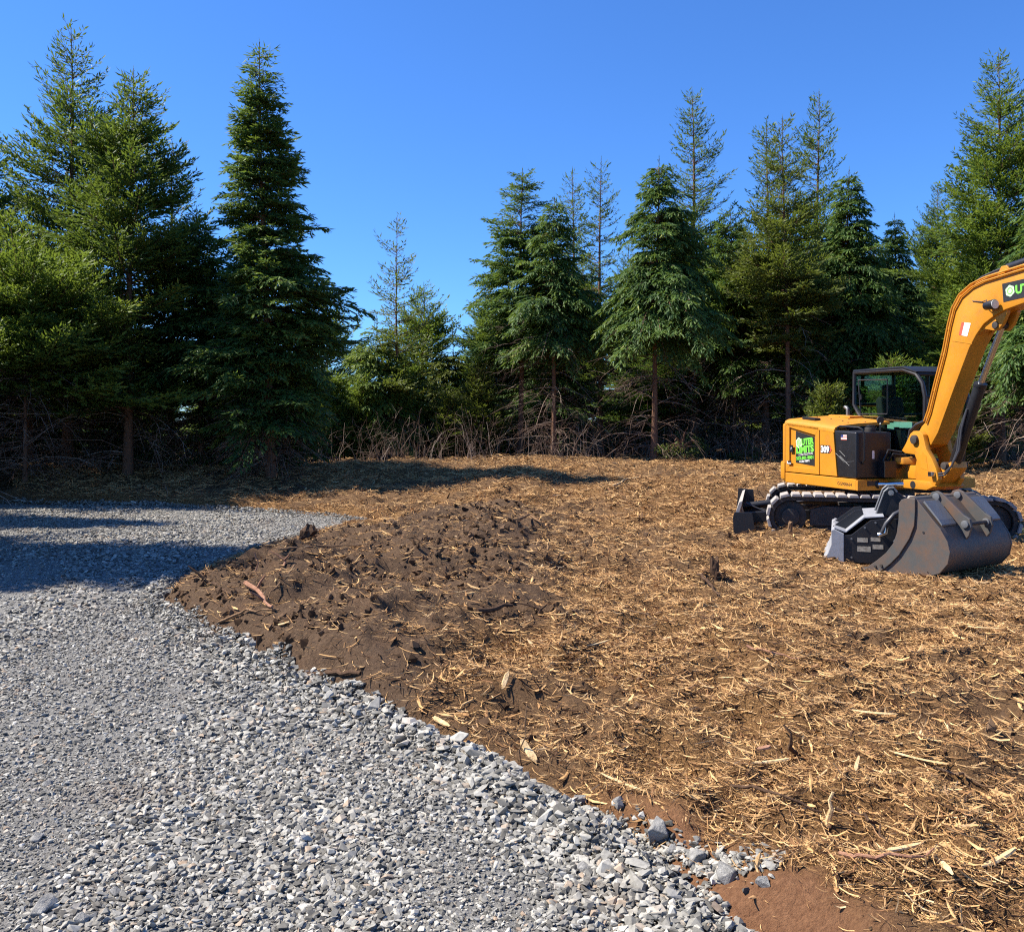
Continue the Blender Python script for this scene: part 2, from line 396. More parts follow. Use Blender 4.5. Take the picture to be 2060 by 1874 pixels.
keep = (sg > .06) & (rg.uniform(0, 1, len(x)) < np.clip(.14 + .95 * ma, 0, 1) * (.40 + .60 * clump) * (1 - .93 * clay_amt(x, y)))
x, y, s = x[keep], y[keep], s[keep]
zz = ground_z(x, y) + rg.uniform(-.004, .02, len(x)) * (1 + y * .05)
aa = rg.uniform(0, 6.28, len(x)); tilt = rg.normal(0, .22, len(x)) + np.where(rg.uniform(0, 1, len(x)) < .05, rg.normal(0, .6, len(x)), 0)
rot = np.stack([rg.normal(0, .4, len(x)), tilt, aa], 1)
scl = s[:, None] * np.stack([np.ones(len(x)), rg.uniform(.7, 1.6, len(x)), rg.uniform(.7, 1.6, len(x))], 1)
print('chips', len(x))
scatter('wood_chips', np.stack([x, y, zz], 1), rot, scl, rg.integers(0, len(chips), len(x)), chips,
        'tan shredded wood mulch spread over the cleared ground', 'mulch')

# clods of soil
x, y = in_view(60000, 2.5, 16, -29, 37); n = len(x)
sg = sdist(x, y, gpoly); ma = mulch_amt(x, y)
keep = (sg > .04) & (rg.uniform(0, 1, n) < (1 - ma) ** 3 * sstep(.40, .60, fbm(x * 1.7, y * 1.7, 3, 19)) * np.clip(1.3 - y / 14, .25, 1))
x, y = x[keep], y[keep]; n = len(x); s = .012 + .06 * rg.uniform(0, 1, n) ** 3.2 * (1 + y * .06)
m, nt, bs = new_mat('soil_clod'); oi = nd(nt, 'ShaderNodeObjectInfo')
nt.links.new(ramp(nt, oi.outputs['Random'], [(0, (.04, .024, .015)), (.5, (.085, .052, .031)), (1, (.16, .10, .06))]), bs.inputs['Base Color']); bs.inputs['Roughness'].default_value = 1.0; bs.inputs['Specular IOR Level'].default_value = .05
clods = [(stone_mesh(500 + k, .75, 12), m) for k in range(8)]
scatter('soil_clods', np.stack([x, y, ground_z(x, y) + s * .1], 1), rg.uniform(0, 6.28, (n, 3)), s[:, None] * rg.uniform(.7, 1.3, (n, 3)), rg.integers(0, 8, n), clods,
        'dark clods of turned soil scattered over the heap and bare patches', 'soil')
print('clods', n)
# ================================================================ trees
def foliage_mat(name, stops, trans=.38):
    m = bpy.data.materials.new(name); m.use_nodes = True; nt = m.node_tree; nt.nodes.clear()
    out = nd(nt, 'ShaderNodeOutputMaterial'); a = nd(nt, 'ShaderNodeAttribute', attribute_name='tint')
    c = ramp(nt, a.outputs['Fac'], stops)
    pr = nd(nt, 'ShaderNodeBsdfPrincipled'); pr.inputs['Roughness'].default_value = .55; pr.inputs['Specular IOR Level'].default_value = .3
    tr = nd(nt, 'ShaderNodeBsdfTranslucent'); mx = nd(nt, 'ShaderNodeMixShader'); mx.inputs[0].default_value = trans
    tc = mixc(nt, .5, c, (.20, .26, .02))
    nt.links.new(c, pr.inputs['Base Color']); nt.links.new(tc, tr.inputs['Color'])
    nt.links.new(pr.outputs[0], mx.inputs[1]); nt.links.new(tr.outputs[0], mx.inputs[2]); nt.links.new(mx.outputs[0], out.inputs[0])
    return m
FOL = {
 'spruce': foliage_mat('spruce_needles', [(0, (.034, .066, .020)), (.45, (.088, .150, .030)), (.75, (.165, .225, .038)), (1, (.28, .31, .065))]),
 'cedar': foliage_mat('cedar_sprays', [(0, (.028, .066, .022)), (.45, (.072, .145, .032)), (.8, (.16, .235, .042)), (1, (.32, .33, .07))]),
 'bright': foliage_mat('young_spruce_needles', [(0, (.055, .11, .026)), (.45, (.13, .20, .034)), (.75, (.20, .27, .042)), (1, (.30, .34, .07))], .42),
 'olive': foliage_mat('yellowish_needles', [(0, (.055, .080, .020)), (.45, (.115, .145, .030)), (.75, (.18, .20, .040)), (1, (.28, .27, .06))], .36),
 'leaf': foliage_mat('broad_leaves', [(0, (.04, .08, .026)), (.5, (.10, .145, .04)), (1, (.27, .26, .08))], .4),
}
BARK = surf('bark', (.20, .11, .07), .9, dirt=(.05, .035, .028), dirt_amt=.8, scale=9, spec=.1)
_m, _nt, _bs = new_mat('dead_twigs'); _bs.inputs['Roughness'].default_value = .9; _bs.inputs['Specular IOR Level'].default_value = .1
_g = nd(_nt, 'ShaderNodeNewGeometry')
_nt.links.new(ramp(_nt, _g.outputs['Random Per Island'], [(0, (.06, .038, .03)), (.5, (.16, .105, .08)), (.85, (.30, .22, .17)), (1, (.45, .36, .29))]), _bs.inputs['Base Color'])
TWIG = _m

def tubes_np(P, Rr, n=3):                           # P (N,K,3), Rr (N,K) -> verts, quads
    N, K_, _ = P.shape
    T = np.gradient(P, axis=1); T /= np.linalg.norm(T, axis=2, keepdims=True) + 1e-9
    up = np.where(np.abs(T[:, :1, 2:3]) > .8, np.array([[[1., 0, 0]]]), np.array([[[0, 0, 1.]]]))
    A = np.cross(T, up); A /= np.linalg.norm(A, axis=2, keepdims=True) + 1e-9; B = np.cross(T, A)
    w = np.arange(n) * 2 * np.pi / n
    V = P[:, :, None] + Rr[:, :, None, None] * (A[:, :, None] * np.cos(w)[None, None, :, None] + B[:, :, None] * np.sin(w)[None, None, :, None])
    I = np.arange(N * K_ * n).reshape(N, K_, n); J = np.roll(I, -1, 2)
    q = np.stack([I[:, :-1], J[:, :-1], J[:, 1:], I[:, 1:]], -1).reshape(-1, 4)
    return V.reshape(-1, 3), q
def np_mesh(name, V, F, attrs=None, smooth=False):
    return grid_mesh(name, V[:, 0], V[:, 1], V[:, 2], F, attrs, smooth)
def nrm(a): return a / (np.linalg.norm(a, axis=-1, keepdims=True) + 1e-9)

def kites(P, D, L, W, rg, fold=.35, up=None):       # small folded needle sprays
    N = len(P); D = nrm(D)
    U = np.array([0, 0, 1.0]) + rg.normal(0, .55, (N, 3)) if up is None else up
    B = nrm(np.cross(D, U)); Nn = np.cross(B, D)
    mid = P + D * (L * .42)[:, None]
    V = np.stack([P, mid + B * (W * .5)[:, None] - Nn * (W * fold)[:, None], P + D * L[:, None], mid - B * (W * .5)[:, None] - Nn * (W * fold)[:, None]], 1)
    i = np.arange(N * 4).reshape(N, 4)
    F = np.concatenate([i[:, [0, 1, 2]], i[:, [0, 2, 3]]])
    return V.reshape(-1, 3), F

STY = {   # a0,a1: rise of boughs at the bottom and top; b,c: curve; hang; twig length and width; secondary density; profile power
 'spruce': dict(a0=-.05, a1=.90, b=-.25, c=.32, hang=.05, tl=.135, tw=.043, sd=19, pw=.84, ts=.056, phi=52, bulge=.7),
 'sparse': dict(a0=-.05, a1=.80, b=-.25, c=.40, hang=.02, tl=.145, tw=.044, sd=15, pw=.78, ts=.070, phi=48, bulge=.75),
 'cedar':  dict(a0=.12, a1=.75, b=-.45, c=-.05, hang=.34, tl=.150, tw=.042, sd=19, pw=.98, ts=.052, phi=50, bulge=.75),
 'fir':    dict(a0=-.02, a1=.75, b=-.30, c=.10, hang=.20, tl=.140, tw=.044, sd=19, pw=.80, ts=.054, phi=52, bulge=.8),
 'young':  dict(a0=.15, a1=.90, b=-.20, c=.25, hang=.05, tl=.12, tw=.044, sd=18, pw=.72, ts=.060, phi=52, bulge=.6),
}
def conifer(seed, H, R0, zb, style='spruce', dens=26, thin_top=.72, lobes=.35, tr=.011, dead=40, bare=1.0):
    rg = np.random.default_rng(seed); st = STY[style]
    # trunk
    K_ = 14; zz = np.linspace(-.25, H, K_); ph = rg.uniform(0, 6.28, 2)
    lean = rg.normal(0, .012, 2)
    def axis(z): return np.stack([lean[0] * z + .05 * np.sin(z * .8 + ph[0]) * z / H, lean[1] * z + .05 * np.sin(z * .7 + ph[1]) * z / H, z], -1)
    rad = np.maximum(H * tr * (1 - np.clip(zz, 0, H) / H) ** .9, .006); rad[:2] *= 1.25
    TV, TF = tubes_np(axis(zz)[None], rad[None], 9)
    # boughs
    n = int(dens * 1.35 * (H - zb)); u = rg.uniform(0, 1, n)
    z = zb + (H - .25 - zb) * u
    wh = rg.uniform(0, 1, n) < .40; sp = H * .04
    z = np.where(wh, np.round(z / sp) * sp + rg.normal(0, .05, n), z); z = np.clip(z, zb, H - .12); t = (z - zb) / (H - zb)
    keep = rg.uniform(0, 1, n) < np.where(t > thin_top, .72, 1.0); z, t = z[keep], t[keep]; n = len(z)
    az = rg.uniform(0, 2 * np.pi, n)
    lob = 1 + lobes * 2 * (vnoise(az / 6.2832 * 5, z * 1.3, seed) - .5)
    prof = (1 - t) ** st['pw'] * (st['bulge'] + (1 - st['bulge']) * sstep(0, .3, t)) + .02
    r = R0 * prof * lob * rg.uniform(.60, 1.04, n) + .07
    long_ = rg.uniform(0, 1, n) < .05; r = np.where(long_, r * 1.22, r)
    hd = np.stack([np.cos(az), np.sin(az), 0 * az], 1)
    a = st['a0'] + (st['a1'] - st['a0']) * t ** 1.2 + rg.normal(0, .12, n)
    bb, cc = st['b'] + rg.normal(0, .08, n), st['c'] + rg.normal(0, .08, n)
    base = axis(z)
    def bp(s, i): return base[i] + hd[i] * (r[i] * s)[:, None] + np.array([0, 0, 1.]) * (r[i] * (a[i] * s + bb[i] * s ** 2 + cc[i] * s ** 3))[:, None]
    ks = np.linspace(0, .93, 4)
    BP = np.stack([bp(np.full(n, k), np.arange(n)) for k in ks], 1)
    BR = np.clip(.010 * r + .004, .004, .02)[:, None] * np.linspace(1, .25, 4)[None]
    BV, BF = tubes_np(BP, BR, 3)
    wood = np.concatenate([TV, BV]); woodF = np.concatenate([TF, BF + len(TV)])
    # secondaries
    thin = np.where(t > thin_top, .75, 1.0)
    m = np.clip((r * st['sd'] * thin).astype(int), 3, 46); i = np.repeat(np.arange(n), m); N = len(i)
    k = np.arange(N) - np.repeat(np.cumsum(m) - m, m)
    inner = np.where(r[i] > .8, .14, .05)
    s = inner + (1 - inner) * (k + rg.uniform(0, 1, N)) / m[i]
    P0 = bp(s, i); T = nrm(bp(np.minimum(s + .05, 1.06), i) - P0)
    lat = nrm(np.cross(T, np.array([0, 0, 1.]))) * np.where(k % 2 == 0, 1, -1)[:, None]
    l = np.minimum(.80, .50 * r[i] * (1.02 - s) ** .8 + .07) * rg.uniform(.65, 1.2, N)
    l = np.where(t[i] > thin_top, l * .8, l)
    phi = np.radians(st['phi']) * (1 - .45 * s) + rg.normal(0, .15, N)
    D = nrm(T * np.cos(phi)[:, None] + lat * np.sin(phi)[:, None] + rg.normal(0, .12, (N, 3)) + np.array([0, 0, .10]))
    # twigs
    w = np.clip((l / st['ts']).astype(int) + 1, 2, 13); j = np.repeat(np.arange(N), w); M = len(j)
    k2 = np.arange(M) - np.repeat(np.cumsum(w) - w, w)
    q = np.clip((k2 + rg.uniform(.2, 1, M)) / w[j], 0, 1)
    Q = P0[j] + D[j] * (l[j] * q)[:, None]; Q[:, 2] -= st['hang'] * l[j] * q ** 2
    dd = D[j].copy(); dd[:, 2] -= 2 * st['hang'] * q
    lt = nrm(np.cross(D[j], np.array([0, 0, 1.]))) * np.where(k2 % 2 == 0, 1, -1)[:, None]
    td = dd + lt * (.75 * (1 - q ** 3))[:, None] + rg.normal(0, .22, (M, 3)); td[:, 2] -= st['hang'] * .5
    L = st['tl'] * rg.uniform(.65, 1.35, M); W = st['tw'] * rg.uniform(.7, 1.3, M) * np.where(t[i][j] > thin_top, .85, 1.0)
    # tips of the boughs and the leader
    tip = bp(np.full(n, .94), np.arange(n)); tdir = nrm(bp(np.full(n, 1.02), np.arange(n)) - tip)
    zl = rg.uniform(H * .86, H - .05, int(46)); lp = axis(zl); ld = np.stack([rg.normal(0, .8, len(zl)), rg.normal(0, .8, len(zl)), np.full(len(zl), .9)], 1)
    lz = np.linspace(H * .93, H - .02, 9); tp = axis(lz); tdn = np.tile([0., 0, 1.], (9, 1)) + rg.normal(0, .06, (9, 3))
    Q = np.concatenate([Q, tip, lp, tp]); td = np.concatenate([td, tdir, ld, tdn])
    L = np.concatenate([L, rg.uniform(.10, .22, n), rg.uniform(.04, .10, len(zl)), np.full(9, .13)]); W = np.concatenate([W, np.full(n, .024), np.full(len(zl), .018), np.full(9, .02)])
    CV, CF = kites(Q, td, L, W, rg)
    tb = np.clip(.42 + .11 * rg.normal(size=n), 0, 1)
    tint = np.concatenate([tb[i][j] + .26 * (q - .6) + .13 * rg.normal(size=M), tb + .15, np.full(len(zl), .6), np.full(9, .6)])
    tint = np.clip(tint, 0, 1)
    # dead limbs below the crown
    dm = None
    if dead:
        nd_ = dead; dz = rg.uniform(.25, max(zb * 1.25, 1.2), nd_) ; da = rg.uniform(0, 6.28, nd_); dr = R0 * rg.uniform(.35, .95, nd_) * bare
        dh = np.stack([np.cos(da), np.sin(da), 0 * da], 1); s5 = np.linspace(0, 1, 5)
        rise = rg.uniform(-.15, .55, nd_)
        DP = axis(dz)[:, None] + dh[:, None] * (dr[:, None] * s5)[..., None]
        DP[:, :, 2] += dr[:, None] * (rise[:, None] * s5 - .45 * s5 ** 2); DP += rg.normal(0, .02, DP.shape)
        V1, F1 = tubes_np(DP, np.linspace(1, .3, 5)[None] * rg.uniform(.006, .013, nd_)[:, None], 3)
        ns = 7; ii = np.repeat(np.arange(nd_), ns); ss = rg.uniform(.25, 1, nd_ * ns)
        f = ss * 4; lo = np.minimum(f.astype(int), 3); fr = (f - lo)[:, None]
        S0 = DP[ii, lo] * (1 - fr) + DP[ii, lo + 1] * fr
        sdv = nrm(dh[ii] + rg.normal(0, .55, (len(ii), 3)) + np.array([0, 0, -.15])); sl = rg.uniform(.12, .55, len(ii)) * np.minimum(1, dr[ii])
        s4 = np.linspace(0, 1, 4); SP = S0[:, None] + sdv[:, None] * (sl[:, None] * s4)[..., None]; SP[:, :, 2] -= .25 * sl[:, None] * s4 ** 2
        SP += rg.normal(0, .012, SP.shape); SP[:, 0] = S0
        V2, F2 = tubes_np(SP, np.linspace(1, .4, 4)[None] * rg.uniform(.0028, .0055, len(ii))[:, None], 3)
        dm = np_mesh('dead_branches', np.concatenate([V1, V2]), np.concatenate([F1, F2 + len(V1)]))
        dm.materials.append(TWIG)
    tm = np_mesh('trunk', wood, woodF, None, True); tm.materials.append(BARK)
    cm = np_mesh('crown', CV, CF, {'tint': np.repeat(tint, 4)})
    return dict(trunk=tm, crown=cm, dead_branches=dm, H=H)
TRI = 0
def plant(name, label, cat, proto, x, y, fol, group=None, rz=0., sc=(1, 1, 1), sink=.05, z=None):
    e = empty(name, (x, y, (gz(x, y) if z is None else z) - sink), rz); e.scale = sc
    tag(e, label, cat, group)
    for k in ('trunk', 'crown', 'dead_branches'):
        me = proto.get(k)
        if me is None: continue
        o = link(k, me, e)
        if k == 'crown':
            if not me.materials: me.materials.append(FOL[fol])
            elif me.materials[0] != FOL[fol]:
                o.material_slots[0].link = 'OBJECT'; o.material_slots[0].material = FOL[fol]
    return e
GR = 'conifers along the edge of the clearing'
def tree_px(seed, u, v, d, R0, zb, style, fol, name, label, rz=0, **kw):
    p = at(u, v, d); g = gz(p.x, p.y); H = p.z - g + .05
    sh = kw.pop('like', None)
    if sh is None:
        pr = conifer(seed, H, R0, zb, style, **kw); SEED[seed] = (pr, H, R0); sc = (1, 1, 1); HERO.append((pr, fol, H))
    else:                                          # the same growth as another tree, turned and stretched
        pr, H0, Rb = SEED[sh]; sc = (R0 / Rb, R0 / Rb, H / H0); rz = seed * 1.7
    return plant(name, label, 'tree', pr, p.x, p.y, fol, GR, rz, sc)
SEED = {}
HERO = []
T = [ # seed, apex pixel, distance, crown radius, crown base, style, foliage, name, label, extras
 (11, 135, 50, 22.4, 2.7, 2.2, 'sparse', 'spruce', 'spruce_tree', 'tallest dark spruce with sparse top at far left of the clearing', dict(dens=30, thin_top=.7)),
 (12, 257, 135, 20.4, 2.9, 1.6, 'spruce', 'spruce', 'spruce_tree', 'broad green spruce with thin wavy leader right of the tallest spruce', dict(dens=30, thin_top=.8)),
 (13, 343, 292, 23.0, 2.2, 1.9, 'sparse', 'spruce', 'spruce_tree', 'sparse grey-green spruce top peeking behind the two left spruces', dict(dens=20, thin_top=.5)),
 (14, 545, 96, 20.0, 1.85, 1.3, 'fir', 'cedar', 'spruce_tree', 'tall pointed dark conifer standing right of the left tree group', dict(dens=52, thin_top=.84, lobes=.45, dead=170, bare=.85)),
 (15, -45, 215, 24.0, 2.9, 2.4, 'sparse', 'spruce', 'spruce_tree', 'dark spruce cut off by the left edge behind a yellowish tree', dict(dens=26, thin_top=.8)),
 (16, 50, 548, 19.3, 2.9, 2.3, 'spruce', 'bright', 'spruce_tree', 'low bright yellow-green spruce reaching over the shade at far left', dict(dens=48, thin_top=.95, lobes=.7, dead=170, bare=.8)),
 (17, 405, 425, 21.8, 2.5, 1.9, 'fir', 'cedar', 'cedar_tree', 'dark dense cedar filling the gap left of the pointed dark conifer', dict(dens=32, thin_top=.9, dead=170)),
 (21, 660, 582, 28.5, 1.9, .3, 'sparse', 'bright', 'spruce_tree', 'small spruce with thin spire just right of the dark left group', dict(dens=34, dead=15)),
 (22, 803, 438, 27.0, 1.6, 1.4, 'sparse', 'olive', 'spruce_tree', 'slender spruce with bare-looking spire standing alone in the sky gap', dict(dens=17, thin_top=.3, lobes=.5, tr=.008)),
 (23, 852, 572, 29.5, 2.0, .3, 'young', 'bright', 'spruce_tree', 'rounded young spruce behind the slender spire in the gap', dict(dens=36, dead=15)),
 (24, 765, 640, 27.0, 2.0, .6, 'cedar', 'bright', 'cedar_tree', 'yellowish drooping young cedar below the slender spire', dict(dens=46, dead=40, lobes=.45)),
 (25, 915, 660, 28.5, 1.8, .6, 'cedar', 'olive', 'cedar_tree', 'small olive cedar at the right side of the sky gap', dict(dens=36, dead=30)),
 (31, 1047, 340, 27.0, 2.3, 3.2, 'fir', 'cedar', 'spruce_tree', 'conifer with thin spire at the left end of the right group', dict(dens=34, thin_top=.62)),
 (32, 1114, 398, 25.3, 2.1, 3.2, 'cedar', 'cedar', 'cedar_tree', 'cedar with bent tip and bare reddish trunk in the right group', dict(dens=36, thin_top=.95, dead=110, bare=1.1)),
 (33, 1150, 340, 31.0, 1.6, 2.5, 'sparse', 'spruce', 'spruce_tree', 'thin pale spire behind the bent-tip cedar', dict(dens=22, thin_top=.4)),
 (34, 1207, 318, 30.0, 1.5, 2.5, 'sparse', 'spruce', 'spruce_tree', 'thin spire between the bent-tip cedar and the full cedar', dict(like=33)),
 (35, 1316, 316, 23.8, 2.2, 3.2, 'cedar', 'cedar', 'cedar_tree', 'full drooping cedar with straight bare lower trunk at the chip edge', dict(dens=44, thin_top=.95, dead=110, bare=.9)),
 (36, 1396, 182, 28.0, 1.9, 2.6, 'sparse', 'spruce', 'spruce_tree', 'tall narrow spruce rising right behind the full drooping cedar', dict(dens=30, thin_top=.5)),
 (37, 1588, 235, 24.3, 1.9, 3.2, 'spruce', 'olive', 'spruce_tree', 'olive spruce with slim visible trunk left above the excavator cab', dict(dens=24, thin_top=.6, tr=.009)),
 (38, 1540, 240, 27.0, 1.9, 2.6, 'sparse', 'spruce', 'spruce_tree', 'blue-green spruce spire left of the olive spruce', dict(dens=28, thin_top=.6)),
 (39, 1648, 185, 29.0, 2.0, 2.6, 'sparse', 'spruce', 'spruce_tree', 'tallest spire of the triple tops above the excavator', dict(like=38)),
 (40, 1478, 415, 27.0, 2.1, 2.0, 'fir', 'cedar', 'cedar_tree', 'blue-green cedar in the dip between the narrow spruce and triple tops', dict(like=17)),
 (41, 1708, 340, 26.0, 2.4, 2.0, 'cedar', 'cedar', 'cedar_tree', 'dark weeping cedar with drooping tip right above the cab', dict(dens=44, thin_top=.97)),
 (42, 1800, 430, 28.5, 2.0, 1.5, 'cedar', 'cedar', 'cedar_tree', 'shorter weeping cedar right of the dark weeping cedar', dict(like=41)),
 (44, 2012, 104, 23.5, 2.9, 1.8, 'spruce', 'bright', 'spruce_tree', 'tall lush green spruce rising behind the boom at the right', dict(dens=32, thin_top=.7)),
 (43, 1880, 372, 33.0, 2.2, 1.5, 'fir', 'spruce', 'spruce_tree', 'distant dark spruce between the weeping cedars and right spruce', dict(like=44)),
 (45, 2100, 320, 20.5, 2.1, 2.0, 'cedar', 'cedar', 'cedar_tree', 'cedar cut off by the right edge above the boom', dict(dens=40, dead=90, bare=1.4)),
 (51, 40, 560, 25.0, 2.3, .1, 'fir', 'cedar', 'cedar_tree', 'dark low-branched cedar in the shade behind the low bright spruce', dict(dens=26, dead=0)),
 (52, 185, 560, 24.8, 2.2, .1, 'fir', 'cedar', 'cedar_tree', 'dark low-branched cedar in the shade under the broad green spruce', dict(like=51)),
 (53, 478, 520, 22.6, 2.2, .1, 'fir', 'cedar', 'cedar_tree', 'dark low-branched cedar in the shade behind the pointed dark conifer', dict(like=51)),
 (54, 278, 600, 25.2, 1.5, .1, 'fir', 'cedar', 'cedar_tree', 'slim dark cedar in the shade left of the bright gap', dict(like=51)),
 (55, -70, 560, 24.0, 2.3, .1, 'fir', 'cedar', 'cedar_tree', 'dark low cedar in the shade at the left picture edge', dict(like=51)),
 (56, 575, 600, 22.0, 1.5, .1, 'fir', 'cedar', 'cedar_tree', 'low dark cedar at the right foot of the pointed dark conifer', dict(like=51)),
]
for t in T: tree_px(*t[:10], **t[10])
print('crown tris', sum(len(h[0]['crown'].polygons) for h in HERO))
# young bushy spruces at the foot of the gap
yng = [conifer(61, 3.2, 1.15, .15, 'young', dens=60, thin_top=.85, dead=0), conifer(62, 2.6, 1.0, .12, 'young', dens=60, thin_top=.85, dead=0)]
for k, (u, d, s, f, lab) in enumerate(((606, 25.6, 1.05, 'bright', 'bright young spruce at the edge of the dark left group'), (668, 26.4, 1.0, 'bright', 'second bright young spruce right of the shadow edge'),
      (725, 26.0, .8, 'bright', 'small olive spruce bush beside the dry brush'), (905, 26.2, .8, 'olive', 'olive young spruce in front of the small olive cedar'), (965, 26.6, .9, 'olive', 'young spruce under the conifer with the thin spire'), (1668, 20.6, .80, 'olive', 'young spruce behind the excavator left of its cab'), (1790, 20.6, .82, 'bright', 'young spruce seen through the windows of the cab'), (1930, 21.5, .85, 'olive', 'young spruce behind the boom cylinder'))):
    x = (u - 1030) / FPX * d
    plant('spruce_sapling', lab, 'sapling', yng[k % 2], x, d, f, 'young spruces in the gap', k * 1.3, (s, s, s))
# unseen trees on the left: first shades the gravel, last three added for shade
for k, (x, y, h, lab) in enumerate(((-9.4, 11.2, 8.6, 'spruce left of the picture shading the gravel'), (-13.2, 15.6, 9.0, 'larger spruce left of the picture behind the shading one'), (-15.5, 20.5, 10.0, 'tall spruce outside the left end of the clearing'), (-14.2, 18.6, 9.0, 'spruce outside the picture left of the low bright spruce'), (-17.5, 17.6, 9.5, 'spruce farther outside the picture on the left'), (-17.0, 24.5, 10.5, 'tall spruce outside the picture behind the left group'))):
    pr, f, H0 = HERO[[1, 3, 1, 3, 1, 3][k]]
    s = h / H0; plant('spruce_tree', lab, 'tree', pr, x, y, f, GR, 1.1 + k, (s * (1.2 if k == 0 else .95), s * (1.2 if k == 0 else .95), s), z=0.05)
# the wood behind
rb = random.Random(5)
bk = [(conifer(90 + k, 8.0, 2.2, .15, st_, dens=24, thin_top=.8, dead=0), 'cedar', 8.0) for k, st_ in enumerate(('fir', 'cedar', 'spruce'))] + [HERO[i] for i in (1, 15, 18)]
def sky_limit(u):
    pts = [(-400, 640), (60, 660), (330, 690), (560, 700), (640, 715), (760, 735), (900, 720), (975, 570), (1100, 470), (1300, 440), (1500, 430), (1750, 470), (1850, 480), (1950, 420), (2400, 350)]
    for (a, b), (c, e) in zip(pts, pts[1:]):
        if a <= u <= c: return b + (e - b) * (u - a) / (c - a)
    return 400
nb = 0
for row, (d0, step) in enumerate(((29.5, 2.5), (33, 2.6), (37, 2.9), (42, 3.2), (48, 3.8))):
    xx = -.66 * d0 + rb.uniform(0, 2)
    while xx < .70 * d0:
        x = xx + rb.uniform(-.7, .7); y = d0 + rb.uniform(-1.3, 1.3); u = 1030 + FPX * x / y
        xx += step * rb.uniform(.75, 1.25)
        if row == 0 and u < 960: continue
        pr, f, H0 = bk[rb.choice((0, 1, 2, 0, 1, 2, 3, 4, 5)) if row < 2 else rb.randrange(3)]
        v = sky_limit(u) + rb.uniform(0, 90); h = at(u, v, y).z - .5
        if h < 1.5: continue
        s = h / H0; w = max(s, min(1.0, s * 1.5)) * rb.uniform(.85, 1.1)
        f = rb.choice(['spruce', 'cedar', 'cedar', 'spruce', 'olive']) if u > 960 else rb.choice(['bright', 'bright', 'olive'])
        plant('forest_tree', 'low sunlit young conifer far behind the dark left group and the gap' if u < 960 else ('conifer of the dark wood close behind the front trees on the right' if row < 2 else 'conifer of the far wood behind the right group, only glimpsed between trees'), 'tree', pr, x, y, f, 'young conifers behind the gap' if u < 960 else ('conifers close behind the right group' if row < 2 else 'conifers of the far wood'), rb.uniform(0, 6.28), (w, w, s)); nb += 1
print('back trees', nb)

# yellowish broad-leaved tree at the far left
def leafy(seed, blobs, n, size, trunk):
    rg = np.random.default_rng(seed); P = []; 
    for (cx, cy, cz, rx, rz_) in blobs:
        m = int(n * rx * rx * rz_); q = nrm(rg.normal(size=(m, 3))) * (rg.uniform(0, 1, (m, 1)) ** .4)
        q = q * np.array([rx, rx, rz_]) + np.array([cx, cy, cz]); nn = fbm(q[:, 0] * 2.2 + q[:, 1], q[:, 2] * 2.2 + q[:, 1] * .7, 2, seed); P.append(q[nn > .42])
    P = np.concatenate(P); N = len(P); D = rg.normal(size=(N, 3)); D[:, 2] -= .5
    V, F = kites(P, D, size * rg.uniform(.6, 1.3, N), size * .62 * rg.uniform(.7, 1.2, N), rg, .12)
    cm = np_mesh('crown', V, F, {'tint': np.repeat(np.clip(.5 + .22 * rg.normal(size=N), 0, 1), 4)})
    TV = []; TF = []; o = 0
    for path, r0, r1 in trunk:
        pp = np.array(path, float)[None]; v, f = tubes_np(pp, np.linspace(r0, r1, pp.shape[1])[None], 7); TV.append(v); TF.append(f + o); o += len(v)
    for b in blobs:
        for _ in range(5):
            e = np.array(b[:3]) + rg.normal(0, .6, 3) * b[3]; s0 = np.array(trunk[0][0][-1], float)
            pp = np.stack([s0 + (e - s0) * k + np.array([0, 0, .15]) * math.sin(k * 3.1) for k in np.linspace(0, 1, 5)])[None]
            v, f = tubes_np(pp, np.linspace(.03, .006, 5)[None], 4); TV.append(v); TF.append(f + o); o += len(v)
    tm = np_mesh('trunk', np.concatenate(TV), np.concatenate(TF), None, True); tm.materials.append(BARK)
    return dict(trunk=tm, crown=cm, dead_branches=None)
al = leafy(81, [(0, 0, 5.6, 1.0, 1.1), (.7, .2, 4.9, .8, .9), (-.6, -.2, 4.6, .9, 1.0), (.2, .3, 6.5, .6, .8)], 2400, .085, [([(0, 0, -.2), (.05, 0, 1.5), (-.05, .05, 3.2), (0, 0, 4.6)], .09, .05)])
p = at(58, 400, 22.6); plant('alder_tree', 'yellowish broad-leaved tree among the dark spruces at far left', 'tree', al, p.x, p.y, 'leaf')
sh = leafy(82, [(0, 0, .35, .45, .32), (.35, .1, .28, .3, .25), (-.35, 0, .25, .3, .22)], 16000, .06, [([(0, 0, -.1), (.02, 0, .1), (0, .03, .22)], .015, .008)])
for u, v, d, s, lab in ((1372, 925, 23.6, 1.15, 'low leafy green bush right of the full cedar trunk'), (1500, 925, 24.5, .8, 'small dark leafy bush left of the excavator in the shade')):
    x = (u - 1030) / FPX * d; plant('leafy_bush', lab, 'bush', sh, x, d, 'leaf', None, 0, (s, s, s))

